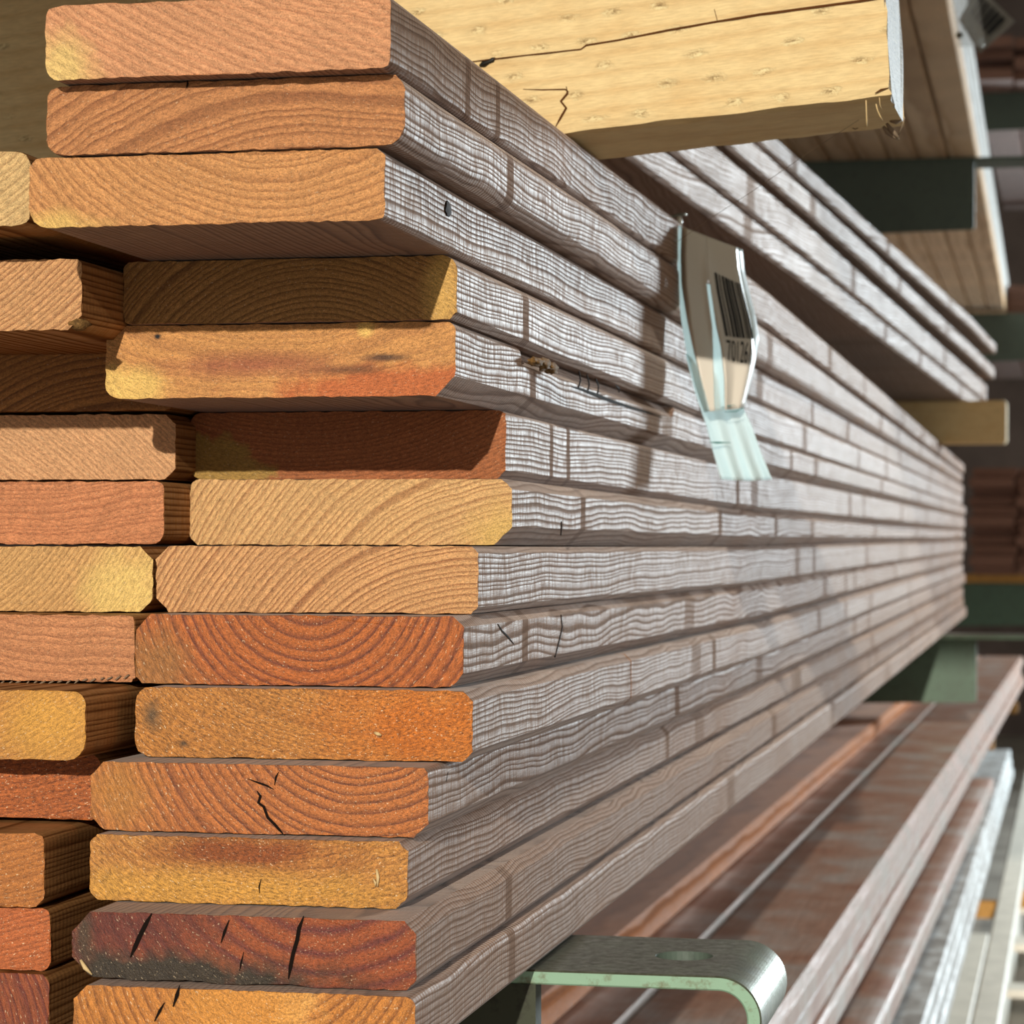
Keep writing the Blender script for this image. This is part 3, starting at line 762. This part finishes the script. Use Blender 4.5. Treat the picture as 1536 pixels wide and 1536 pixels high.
# edges of the label half (left, right; pixels + depth), top to bottom, then the tail below the fold
LEFT = poly([(1018, 338, 0), (1016, 380, 0), (1017, 430, .0), (1022, 480, .0), (1030, 530, .0), (1043, 580, 0), (1056, 618, 0)])
RIGHT = poly([(1113, 374, .010), (1116, 405, .012), (1124, 440, .014), (1133, 475, .016), (1138, 508, .015), (1130, 555, .012), (1116, 612, .006)])
def tag_pt(s, t):
    a, b = LEFT(t), RIGHT(t); p = a.lerp(b, s)
    # the sheet: left margin folded back, a soft ridge down the middle, right margin turned away
    dep = 0
    if s < .12: dep += (.12 - s) / .12 * .018
    ridge = .42 + .12 * t
    k = abs(s - ridge) / .16
    if k < 1: dep -= .006 * (1 - k) ** 1.5 * min(1, t * 1.6)
    if s > .86: dep += ((s - .86) / .14) ** 2 * .010
    dep += .006 * math.sin(t * 3.1)
    return P(p.x, p.y, DT + dep + p.z * .6)
tagroot = empty('barcode_tag', P(1018, 330, DT)); tag(tagroot, 'curled white barcode tag stapled to the side of the front stack', 'tag')
def sheet(name, fn, nu, nv, mat, parent, thick=.0002):
    bm = bmesh.new(); org = fn(.5, .0)
    g = [[bm.verts.new(fn(i / nu, j / nv) - org) for i in range(nu + 1)] for j in range(nv + 1)]
    for j in range(nv):
        for i in range(nu): bm.faces.new((g[j][i], g[j + 1][i], g[j + 1][i + 1], g[j][i + 1]))
    bmesh.ops.recalc_face_normals(bm, faces=bm.faces)
    o = link(name, bm, mat, parent, org, smooth=True)
    md = o.modifiers.new('thickness', 'SOLIDIFY'); md.thickness = thick; md.offset = 0
    return o
def wl(t): return .05 if t < .3 else .05 + .10 * (t - .3) / .7      # translucent left margin
def cz(t):                                                         # translucent crease down the middle
    if t < .3: return (.44, .44)
    k = (t - .3) / .7; c_ = .44 - .02 * k; w_ = .05 + .32 * max(0, k - .35); return (c_ - w_ * .6, c_ + w_ * .4)
def rr_(t): return .925 if t < .68 else .925 + .075 * min(1, (t - .68) / .1)
def part(f0, f1): return lambda s, t: tag_pt(f0(t) + (f1(t) - f0(t)) * s, t)
sheet('label_sheet', part(wl, lambda t: cz(t)[0]), 16, 40, M['tag'], tagroot)
sheet('label_sheet', part(lambda t: cz(t)[1], rr_), 20, 40, M['tag'], tagroot)
sheet('folded_edge', part(lambda t: 0, wl), 6, 40, M['tag_tail'], tagroot)
sheet('folded_edge', part(rr_, lambda t: 1.005), 6, 40, M['tag_tail'], tagroot)
_cr = part(lambda t: cz(t)[0], lambda t: cz(t)[1])
sheet('crease', lambda s, t: _cr(s, .3 + .7 * t), 8, 30, M['tag_tail'], tagroot)
TL = poly([(1028, 530, .008), (1043, 590, .009), (1060, 640, .009), (1070, 680, .009), (1081, 719, .009)])
TR = poly([(1100, 560, .012), (1112, 605, .011), (1128, 640, .010), (1142, 680, .010), (1158, 719, .010)])
def tail_pt(s, t):
    p = TL(t).lerp(TR(t), s)
    dep = p.z + .0025 * math.sin(s * 17) * t ** 2 + (.004 * (1 - s / .12) if s < .12 else 0)
    return P(p.x, p.y + math.sin(s * 3.14) * 2 * t, DT + dep + .012)
tail = sheet('tag_tail', tail_pt, 30, 24, M['tag_tail'], tagroot)
# printed barcode and digits following the sheet
bm = bmesh.new(); rnd = random.Random(11)
org = tag_pt(.7, .4)
def lab_pt(a, t):    # a across the printed field, t down it; drawn a hair in front of the sheet
    s = .54 + a * .37 + t * .02
    tt = .225 + a * .05 + t * .385
    p = tag_pt(s, tt); return p - (p - EYE).normalized() * .0007
a = 0.0
bars = [(0, .10), (.15, .05), (.26, .09), (.38, .11), (.51, .06), (.60, .10), (.75, .04), (.82, .07), (.93, .07)]
for (a0, w) in bars:
    for j in range(14):
        vs = [bm.verts.new(lab_pt(aa, tt) - org) for aa, tt in ((a0, j / 14), (a0 + w, j / 14), (a0 + w, (j + 1) / 14), (a0, (j + 1) / 14))]
        bm.faces.new(vs)
link('barcode', bm, M['ink'], tagroot, org)
cu = bpy.data.curves.new('digits', 'FONT'); cu.body = '701261'; cu.size = 1; cu.align_x = 'LEFT'
to = bpy.data.objects.new('digits_source', cu)
tm = to.to_mesh(); 
xs = [v.co.x for v in tm.vertices]; ys_ = [v.co.y for v in tm.vertices]
x0_, x1_, y0_, y1_ = min(xs), max(xs), min(ys_), max(ys_)
bm = bmesh.new(); bm.from_mesh(tm)
bmesh.ops.triangulate(bm, faces=bm.faces)
for v in bm.verts:
    aa = (v.co.x - x0_) / (x1_ - x0_) * .95; tt = 1.06 + (1 - (v.co.y - y0_) / (y1_ - y0_)) * .30
    v.co = lab_pt(aa, tt) - org
link('printed_digits', bm, M['ink'], tagroot, org)
to.to_mesh_clear(); bpy.data.objects.remove(to); bpy.data.curves.remove(cu)
# slot of the fold, slit and staple
M['slit'] = mat_plain('slit_edge', lin(66, 120, 116), .7, .2)
def tail_ln(name, px, w, mat):
    pts = [P(u, v, DT + .012) for u, v in px]
    return ribbon(name, pts, w, mat, tail, (EYE - pts[0]).normalized() * .0006)
tail_ln('slit', [(1064, 663.5), (1076, 664), (1096, 664)], .0007, M['slit'])
sl = [P(u, v, DT - .001) for u, v in ((1082, 612), (1092, 609), (1104, 607))]
ribbon('fold_slot', sl, .0004, M['slit'], tail, (EYE - sl[0]).normalized() * .0006)
sl = [P(u, v, DT - .001) for u, v in ((1086, 618), (1104, 617), (1116, 611))]
ribbon('fold_slot', sl, .0004, M['slit'], tail, (EYE - sl[0]).normalized() * .0006)
st_pts = [PX(996, 324, X0 - .002), P(1008, 325, 1.775), P(1018, 322, 1.775), P(1027, 321, 1.78), P(1029, 322, 1.785)]
tube('staple', st_pts, .0009, M['nail'], tagroot)
tube('staple', [P(1019, 326, 1.78), P(1020, 333, 1.782), P(1018, 341, 1.786)], .0017, M['tag'], tagroot)
# cobweb strand
tube('cobweb_strand', [P(890, 442, 1.64), P(1000, 374, 1.6), P(1062, 330, 1.56), P(1130, 286, 1.52), P(1220, 224, 1.46), P(1288, 180, 1.40)], .00012, M['grey_fibre'])
tag(bpy.data.objects['cobweb_strand'], 'thin slanting cobweb thread from the yellow timber past the barcode tag', 'cobweb')

# ------------------------------------------------------------------ boards resting on the cross timbers
def line3(pts):
    """pts (u, v, D): interpolates x and z along y"""
    q = [P(*p) for p in pts]
    def ip(y, a):
        for k in range(len(q) - 1):
            if y <= q[k + 1].y or k == len(q) - 2:
                s = (y - q[k].y) / (q[k + 1].y - q[k].y); return q[k][a] + (q[k + 1][a] - q[k][a]) * s
    return (lambda y: ip(y, 0)), (lambda y: ip(y, 2)), q
pk_side = [mat_side('pack_side', lin(150, 116, 92), lin(100, 72, 54), (.066, .05 + .03 * k), .003, (), (.42, .58), 1, .2, (1.1, k * 1.9)) for k in range(4)]
pk_end = mat_end('pack_end', lin(200, 140, 80), lin(130, 80, 42))
def fly(lab, pts, y0, y1, W, th, k, group='upper boards resting on the cross timbers', ch=(.003,) * 4, name='decking_board'):
    fx, fz, q = line3(pts)
    o = lumber(name, steps(y0, y1, .1, 1.3), fx, W, fz, lambda y: fz(y) + th, ch, [pk_side[k % 4], pk_end], None, 0, (), .0012, None, None, None, 60 + k)
    return tag(o, lab, 'board', group)
bA = [(1620 - .41 * F / .85, VH - .332 * F / .85, .85), (1620 - .386 * F / 1.5, VH - .332 * F / 1.5, 1.5), (934.7, 231, 2.09), (1174, 401, 2.826), (1443, 598, 5.09)]
zTop = R_.z + Hb
yP0 = P(*bA[0]).y
fly('lowest upper board on the cross timbers, its dark underside showing', bA, yP0, P(1462, 612, 5.6).y, .14, .028, 0)
fx, fz, _ = line3(bA)
for nn, off in enumerate((.142, .285)):
    o = lumber('decking_board', steps(yP0 + .02, 5.5, .1, 1.3), (lambda o_: (lambda y: fx(y) - o_))(off), .14, fz, lambda y: fz(y) + .028, (.003,) * 4, [pk_side[3], pk_end])
    tag(o, 'upper board hidden behind the lowest upper board, only its shaded underside in view' if nn == 0 else 'innermost shaded upper board above the left-hand column', 'board', 'upper boards resting on the cross timbers')
bB = [(990, 227, 2.09), (1083, 297, 2.35), (1280, 453, 3.32), (1464, 598, 5.35)]
zl = lambda pts, d: [(u, v - d * F / D, D) for u, v, D in pts]
def above(fz0, th): return lambda y: fz0(y) + th + .0004
# second, third and fourth layers, each a little farther right and fanned open towards the far end
def layer(lab, dx, z0, th, k, y1, lift, W=.14):
    o = lumber('decking_board', steps(yP0 + .01 * k, y1, .1, 1.3), lambda y: fx(y) + dx(y), W, lambda y: z0(y) + lift(y), lambda y: z0(y) + lift(y) + th, (.003,) * 4, [pk_side[k % 4], pk_end], None, 0, (), .0015, None, None, None, 80 + k)
    tag(o, lab, 'board', 'upper boards resting on the cross timbers')
    return o
fan = lambda a, b: (lambda y: a + (b - a) * max(0, min(1, (y - 1.5) / 3.8)))
zA1 = lambda y: fz(y) + .0285
layer('second upper board, pale sunlit edge directly over the lowest one', fan(.004, .004), zA1, .036, 1, 5.75, fan(0, 0))
zB1 = lambda y: zA1(y) + .0365
layer('third upper board, raised clear of the second towards the far end', fan(.002, .010), zB1, .026, 2, 5.9, fan(.004, .020))
zC1 = lambda y: zB1(y) + .047
layer('thin brown top board of the upper boards, ending nearest the dark arm', fan(-.03, .012), zC1, .022, 3, 5.9, fan(.002, .028))
# far cross timber
yq = P(1435, 640, 5.12).y
bm = bmesh.new()
xa, xb = -.9, P(1510, 640, 5.12).x
z0, z1 = SEAM[0](yq) + .001, H + (VH - 601) * 5.12 / F
org = Vector((xb, yq, z0))
bmesh.ops.create_cube(bm, size=1)
for v in bm.verts: v.co = Vector((xa + (xb - xa) * (v.co.x + .5), yq + .089 * (v.co.y + .5), z0 + (z1 - z0) * (v.co.z + .5))) - org
bmesh.ops.bevel(bm, geom=bm.edges[:], offset=.003, segments=2, affect='EDGES')
fb = link('cross_timber', bm, M['incised'], None, org)
tag(fb, 'yellow cross timber block on the far end of the front stack', 'timber')

# ------------------------------------------------------------------ stacks on the lower levels
def mat_sheen_mottle(seed):
    t = NT('sheen_mottled_board'); o = t.obj(); X, Y, Z = t.xyz(o)
    n = t.noise(t.vec(t.math('ADD', t.math('MULTIPLY', X, 9), seed), t.math('MULTIPLY', Y, 7), t.math('MULTIPLY', Z, 9)), 1, 4, .6)
    f = t.noise(t.vec(t.math('MULTIPLY', X, 300), t.math('MULTIPLY', Y, 14), t.math('MULTIPLY', Z, 300)), 1, 3, .6)
    c = t.ramp(n, [(.36, lin(160, 112, 88)), (.5, lin(176, 140, 122)), (.62, lin(190, 176, 168))])  # pale grey mottling is sheen painted into the board colour
    g = t.remap(f, .3, .7, .82, 1.12); c = t.mix(1, c, t.vec(g, g, g), 'MULTIPLY')
    return t.done(c, t.remap(n, .35, .6, .45, .3), f, .0006, .5, .45)
M['low_top'] = [mat_sheen_mottle(k * 3.3) for k in range(3)]
M['low_orange'] = mat_side('orange_board', lin(204, 126, 66), lin(150, 86, 42), (0, -.4), .02, (), (.5, .65), 1, .1)
def vp_dir(u):
    r = ray(u, VH); return r.x / r.y
K2 = vp_dir(1668)
pE = P(1165, 1534, .40 * F / (1534 - VH))
xe = lambda y: pE.x + K2 * (y - pE.y)
zL = H - .40
LOWG = 'boards of the lower stack'
def low(lab, off, W, z_top, th, y0, y1, mat, k, ch=(.004,) * 4, grp=LOWG, name='decking_board', dxx=None):
    f = (lambda y: xe(y) - off) if dxx is None else dxx
    o = lumber(name, steps(y0, y1, .15, 1.25), f, W, lambda y: z_top - th, lambda y: z_top, ch, [mat, pk_end], None, 0, (), .0015, None, None, None, 100 + k)
    return tag(o, lab, 'board', grp)
low('outermost top board of the lower stack, brown with dapples of light painted in', 0, .121, zL, .028, 1.25, 8.4, M['low_top'][0], 0, (.005, .007, .004, .005))
low('second top board of the lower stack, beside the outermost one', .1225, .112, zL, .028, 1.2, 8.4, M['low_top'][1], 1, (.005, .005, .004, .005))
low('third board in on the lower stack, half hidden by the raised board', .236, .14, zL, .028, 1.2, 8.3, M['low_top'][2], 2)
pR = P(1198, 1181, .3715 * F / (1181 - VH)); offR = xe(pR.y) - pR.x
low('raised orange board lying on top of the lower stack', offR, .14, zL + .0285, .028, 1.1, 8.1, M['low_orange'], 3, (.004, .006, .004, .004))
low('second raised orange board on the lower stack, deeper under the front stack', offR + .146, .14, zL + .0285, .028, 1.1, 8.0, M['low_orange'], 4)
low('inner board at the left of the lower stack, mostly under the raised boards', .378, .14, zL, .028, 1.15, 8.2, M['low_top'][0], 5)
low('second-layer edge board of the lower stack, streaky brown side', .003, .14, zL - .0285, .028, 1.3, 8.3, M['low_top'][1], 6)
low('third-layer edge board of the lower stack, streaky brown side', -.004, .14, zL - .057, .028, 1.28, 8.35, M['low_top'][2], 7)
low('projecting light brown board under the lower stack', 0, .14, H - .515, .03, 1.4, 5.6, M['low_top'][1], 8, dxx=lambda y: xe(y) + .028)
# laths between the levels
M['lath'] = mat_plain('yellow_lath', lin(190, 142, 76), .7, .3)
def block(name, x0, x1, y0, y1, z0, z1, mat, lab, cat, group=None, bev=.003):
    bm = bmesh.new(); bmesh.ops.create_cube(bm, size=1); org = Vector(((x0 + x1) / 2, (y0 + y1) / 2, z0))
    for v in bm.verts: v.co = Vector(((x1 - x0) * v.co.x, (y1 - y0) * v.co.y, (z1 - z0) * (v.co.z + .5)))
    bmesh.ops.bevel(bm, geom=bm.edges[:], offset=bev, segments=2, affect='EDGES')
    return tag(link(name, bm, mat, None, org), lab, cat, group)
for (u, v, D, lab) in ((1424, 1253, 4.5, 'nearest orange lath end between the lower stack and the grey boards'), (1491, 1146, 6.2, 'middle yellow lath end below the lower stack'), (1527, 1080, 7.4, 'farthest yellow lath end below the lower stack')):
    p = P(u, v, D)
    block('wooden_lath', p.x - .6, p.x, p.y, p.y + .045, H - .5155 if D > 5.5 else H - .5455 - .0, H - .4860 if D > 5.5 else H - .5155, M['lath'], lab, 'lath', 'laths under the lower stack')
# grey weathered boards one level further down
def mat_grey():
    t = NT('grey_weathered_board'); o = t.obj(); X, Y, Z = t.xyz(o)
    n = t.noise(t.vec(t.math('MULTIPLY', X, 18), t.math('MULTIPLY', Y, 9), Z), 1, 4, .65)
    c = t.ramp(n, [(.35, lin(140, 136, 132)), (.5, lin(186, 186, 184)), (.62, lin(222, 228, 230))])
    return t.done(c, .45, n, .002, .4, .4)
M['grey'] = mat_grey()
M['pale'] = mat_plain('pale_board', lin(226, 222, 210), .5, .4, 20, .2)
X3 = P(1386, 1536, .75 * F / (1536 - VH)).x; K3 = vp_dir(1622)
x3 = lambda y: X3 + K3 * (y - 4.0)
G3 = 'grey boards on the third level'
for k, (off, lab) in enumerate(((0, 'outer grey weathered board on the level below the lower stack'), (.143, 'second grey weathered board on the level below the lower stack'), (.286, 'third grey weathered board in, on the level below the lower stack'))):
    low(lab, 0, .14, H - .75, .03, 2.2, 9.2, M['grey'], 20 + k, (.004,) * 4, G3, dxx=(lambda o_: (lambda y: x3(y) - o_))(off))
for k in range(2):
    low(('upper' if k == 0 else 'lower') + ' pale grey board of the edge beneath the grey weathered boards', 0, .14, H - .7805 - .0305 * k, .03, 2.2, 9.2, M['grey'], 24 + k, (.004,) * 4, G3, dxx=(lambda o_: (lambda y: x3(y) + o_))(.004 + .006 * k))
X4 = P(1521, 1396, 6.55).x; Y4 = P(1487, 1396, 6.5).y
for k, (off, lab, mt) in enumerate(((0, 'bright white board on the lowest level, near the right edge', 'pale'), (.0565, 'short pale beige board on the lowest level beside the bright white one', 'pale'))):
    low(lab, 0, .10 if k else .055, H - .98, .035, 3.0, Y4 if k else 11.5, M[mt], 30 + k, (.004,) * 4, 'boards on the lowest level', dxx=(lambda o_: (lambda y: X4 + .0 - o_))(off))
for (u, v, D, lab) in ((1487, 1325, 7.3, 'nearer lath block beside the bright white board'), (1534, 1318, 7.5, 'lath block at the right edge beside the bright white board')):
    p = P(u, v, D); block('wooden_lath', p.x - .05, p.x + .025, p.y, p.y + .05, H - 1.06, H - 1.0155, M['lath'], lab, 'lath', 'laths on the lowest level')
# pallet planks on the floor at the bottom right corner
pallet = empty('pallet', (0, 5.35, .0005)); tag(pallet, 'pale wooden pallet on the floor at the bottom right corner', 'pallet')
def pal(name, x0, x1, y0, y1, z0, z1, mat):
    o = block(name, x0, x1, y0, y1, z0, z1, mat, None, None, None, .004)
    o.parent = pallet; o.matrix_parent_inverse = MAT(pallet).inverted(); return o
for k in range(5):
    y = 5.4 + k * .75
    pal('slat', -.24, .25, y, y + .12 + .05 * (k % 2), H - 1.185, H - 1.165, M['pale'])
for x in (-.20, .0, .2): pal('bearer', x - .02, x + .02, 5.35, 8.7, H - 1.2995, H - 1.1855, M['pale'])

# ------------------------------------------------------------------ upper planks overhead
K5 = vp_dir(1566)
zU = H + (VH - 236) * 5.2 / F
yU = P(1467, 232, 5.2).y; xU = P(1466, 232, 5.2).x
xu = lambda y: xU + K5 * (y - yU)
M['plank'] = [mat_side('overhead_plank', lin(214, 180, 140), lin(172, 134, 98), (0, -.2 + .05 * k), .012, (), (.5, .65), 1, .1) for k in range(3)]
M['plank_side'] = mat_side('overhead_plank_side', lin(206, 208, 206), lin(160, 154, 146), (.02, .06), .004, (), (.2, .32), 1, .2)  # whitish tone puts the daylight glare into the side colour
ranks = ['outermost', 'second', 'third', 'fourth', 'fifth', 'sixth', 'seventh', 'eighth', 'ninth', 'tenth']
for k in range(10):
    w = .0535
    o = lumber('overhead_plank', steps(2.2, 10.2, .3, 1.3), (lambda o_: (lambda y: xu(y) - o_))(k * .0565 + (.0 if k else 0)), w, lambda y: zU + .001, lambda y: zU + .039, (.003,) * 4, [M['plank'][k % 3], pk_end], None, 0, (), .002, None, None, None, 130 + k)
    tag(o, ranks[k] + ' narrow overhead plank from the right, seen from below on the dark green arm', 'plank', 'overhead planks on the upper arm')
for k in range(3):
    o = lumber('overhead_plank', steps(2.3, 10.0, .3, 1.3), lambda y: xu(y) + .001 * k, .0535, (lambda k_: (lambda y: zU + .0395 + .0385 * k_))(k), (lambda k_: (lambda y: zU + .0775 + .0385 * k_))(k), (.003,) * 4, [M['plank_side'], pk_end], None, 0, (), .001, None, None, None, 150 + k)
    tag(o, ('second', 'third', 'topmost')[k] + ' overhead plank edge up the bright white strip at the upper right', 'plank', 'bright plank edges at the upper right')
# second tag, hanging from the overhead planks
t2 = empty('barcode_tag', P(1440, 0, 3.4)); tag(t2, 'crooked grey barcode tag in clear wrap at the top right corner', 'tag')
Q = [(1466, -22), (1523, 32), (1469, 80), (1438, 30)]
def q2(s, t):
    a = Vector(Q[0]).lerp(Vector(Q[1]), s); b = Vector(Q[3]).lerp(Vector(Q[2]), s); p = a.lerp(b, t)
    return P(p.x, p.y, 3.4 + .01 * math.sin(s * 3) + .004 * math.sin(t * 6))
sheet('label_sheet', q2, 12, 12, M['tag_grey'], t2)
bm = bmesh.new(); org = q2(.5, .5)
for a0, w in ((.08, .05), (.18, .03), (.26, .06), (.37, .03), (.45, .07), (.57, .10), (.72, .12)):
    vs = []
    for s, t in ((a0, .12), (a0 + w, .12), (a0 + w, .62), (a0, .62)):
        p = q2(.12 + s * .86, t); vs.append(bm.verts.new(p - (p - EYE).normalized() * .002 - org))
    bm.faces.new(vs)
link('barcode', bm, M['ink'], t2, org)
def mat_clear():
    t = NT('clear_film'); 
    b = t.n('ShaderNodeBsdfPrincipled'); b.inputs['Base Color'].default_value = (.85, .9, .9, 1); b.inputs['Roughness'].default_value = .12
    tr = t.n('ShaderNodeBsdfTransparent'); mx = t.n('ShaderNodeMixShader'); mx.inputs[0].default_value = .25
    t.t.links.new(tr.outputs[0], mx.inputs[1]); t.t.links.new(b.outputs[0], mx.inputs[2]); t.t.links.new(mx.outputs[0], t.out.inputs[0]); return t.m
M['film'] = mat_clear()
def film(s, t):
    u = 1425 + 40 * s + 12 * t; v = -20 + 90 * t
    return P(u, v, 3.38 + .012 * math.sin(s * 9 + t * 3) + .006 * math.sin(t * 11))
sheet('clear_wrap', film, 16, 16, M['film'], t2)
lump('rivet', P(1439, 53, 3.36), (.0045, .003, .0045), M['nail'], t2, 3, .1, 2)

# ------------------------------------------------------------------ next bay, column, floor, far wall
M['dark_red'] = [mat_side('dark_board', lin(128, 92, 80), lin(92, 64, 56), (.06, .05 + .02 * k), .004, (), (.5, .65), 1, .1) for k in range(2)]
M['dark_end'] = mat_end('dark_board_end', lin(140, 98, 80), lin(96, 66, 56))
zG = H - (875 - VH) * 8.8 / F
block('wooden_lath', -.9, .05, yG + .0, yG + .06, zG + .0005, zG + .03, M['lath'], 'tan lath on the far green arm under the dark stack', 'lath')
lv = ['lowest', 'second', 'third', 'fourth', 'fifth', 'sixth', 'seventh', 'eighth', 'ninth', 'tenth', 'topmost']
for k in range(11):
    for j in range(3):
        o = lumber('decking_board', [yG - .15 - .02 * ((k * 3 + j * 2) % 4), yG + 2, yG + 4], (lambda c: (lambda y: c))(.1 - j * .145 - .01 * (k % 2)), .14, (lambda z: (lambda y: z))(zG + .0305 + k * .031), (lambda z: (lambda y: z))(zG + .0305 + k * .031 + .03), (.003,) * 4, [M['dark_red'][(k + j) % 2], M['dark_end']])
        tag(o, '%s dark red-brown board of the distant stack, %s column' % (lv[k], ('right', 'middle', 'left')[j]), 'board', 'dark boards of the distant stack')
zG2 = H + (VH - 470) * 8.8 / F
for k in range(3):
    for j in range(4):
        o = lumber('overhead_plank', [yG + .3, yG + 2, yG + 4], (lambda c: (lambda y: c))(.05 - j * .145), .14, (lambda z: (lambda y: z))(zG2 + .0005 + k * .039), (lambda z: (lambda y: z))(zG2 + k * .039 + .038), (.003,) * 4, [M['dark_red'][(k + j) % 2], M['dark_end']])
        tag(o, '%s dark plank, %s from the right, on the far blue-green arm' % (lv[k], ranks[j]), 'plank', 'planks on the far blue-green arm')
zG3 = H + (VH - 140) * 10 / F
for k in range(4):
    for j in range(3):
        o = lumber('overhead_plank', [yG + 1.0 - .05 * ((k + j) % 3), yG + 3, yG + 5], (lambda c: (lambda y: c))(.06 - j * .145), .14, (lambda z: (lambda y: z))(zG3 + .0005 + k * .039), (lambda z: (lambda y: z))(zG3 + k * .039 + .038), (.003,) * 4, [M['dark_red'][j % 2], M['dark_end']])
        tag(o, '%s brown plank end, %s from the right, on the highest arm' % (lv[k], ranks[j]), 'plank', 'planks on the highest arm')
yC = yG + .6
def column(lab, x, y):
    root = empty('rack_column', (x, y, 0)); tag(root, lab, 'column')
    for nm, (x0, x1, y0, y1, z0, z1) in (('post', (-.05, .05, -.07, .07, .012, 3.4)), ('base_plate', (-.09, .09, -.11, .11, .0005, .012))):
        bm = bmesh.new(); bmesh.ops.create_cube(bm, size=1)
        for v in bm.verts: v.co = Vector(((x1 - x0) * v.co.x, (y1 - y0) * v.co.y, z0 + (z1 - z0) * (v.co.z + .5)))
        bmesh.ops.bevel(bm, geom=bm.edges[:], offset=.004, segments=2, affect='EDGES')
        link(nm, bm, M['slate'], root, Vector((x, y, 0)))
column('slate-green rack column standing far behind at the right edge', .12 - .02, yG + 4.6)
def plane(name, pts, mat):
    bm = bmesh.new(); bm.faces.new([bm.verts.new(p) for p in pts]); return tag(link(name, bm, mat), kind='structure')
def mat_floor():
    t = NT('concrete_floor'); o = t.obj(); n = t.noise(o, 3, 6, .6); n2 = t.noise(o, 60, 3, .6)
    c = t.ramp(n, [(.35, lin(112, 106, 98)), (.65, lin(146, 140, 130))])
    return t.done(c, .6, n2, .001, .3, .4)
tag(plane('floor', [(-8, -6, 0), (8, -6, 0), (8, 18, 0), (-8, 18, 0)], mat_floor()), 'pale concrete floor of the lumber yard', 'floor')
tag(plane('wall_back', [(-8, 17, 0), (1.2, 17, 0), (1.2, 17, 6), (-8, 17, 6)], mat_plain('dark_wall', lin(120, 106, 100), .8, .2, 2, .4)), 'dark far wall of the shed', 'wall')

bm = bmesh.new(); bmesh.ops.create_cube(bm, size=1)  # roof added out of view; its low eave keeps sun off far racks
for v in bm.verts:
    y = -.6 if v.co.y < 0 else 17.0; zb_ = 2.62 + .14 * (y + .6)
    v.co = Vector((16 * v.co.x - 1, y, zb_ + (.2 if v.co.z > 0 else 0)))
tag(link('shade_roof', bm, mat_plain('shade_roof_lining', lin(170, 160, 148), .8, .2, 2, .3)), 'unseen sloping roof added to shade the far racks', 'roof', None, 'structure')
# ------------------------------------------------------------------ light
def aim(o, d): o.rotation_euler = Vector(d).to_track_quat('-Z', 'Y').to_euler()
sun = bpy.data.lights.new('low_sun', 'SUN'); sun.energy = 3.2; sun.color = (1.0, .92, .79); sun.angle = math.radians(.6)
so = bpy.data.objects.new('low_sun', sun); C.objects.link(so); aim(so, (-.085, .965, -.256)); so.location = (0, -3, 4)
az, el = math.radians(22), math.radians(5)
dl = bpy.data.lights.new('open_doorway_daylight', 'AREA'); dl.shape = 'RECTANGLE'; dl.size = 1.1; dl.size_y = 1.3; dl.energy = 1100; dl.color = (.82, .94, 1.0)
do = bpy.data.objects.new('open_doorway_daylight', dl); C.objects.link(do)
do.location = Vector((0, 1.5, H)) + Vector((math.sin(az) * math.cos(el), math.cos(az) * math.cos(el), math.sin(el))) * 12
aim(do, Vector((0, 1.5, H)) - do.location)
w = bpy.data.worlds.new('world'); sc.world = w; w.use_nodes = True
bg = w.node_tree.nodes['Background']; bg.inputs[0].default_value = (1.0, .95, .88, 1); bg.inputs[1].default_value = .42
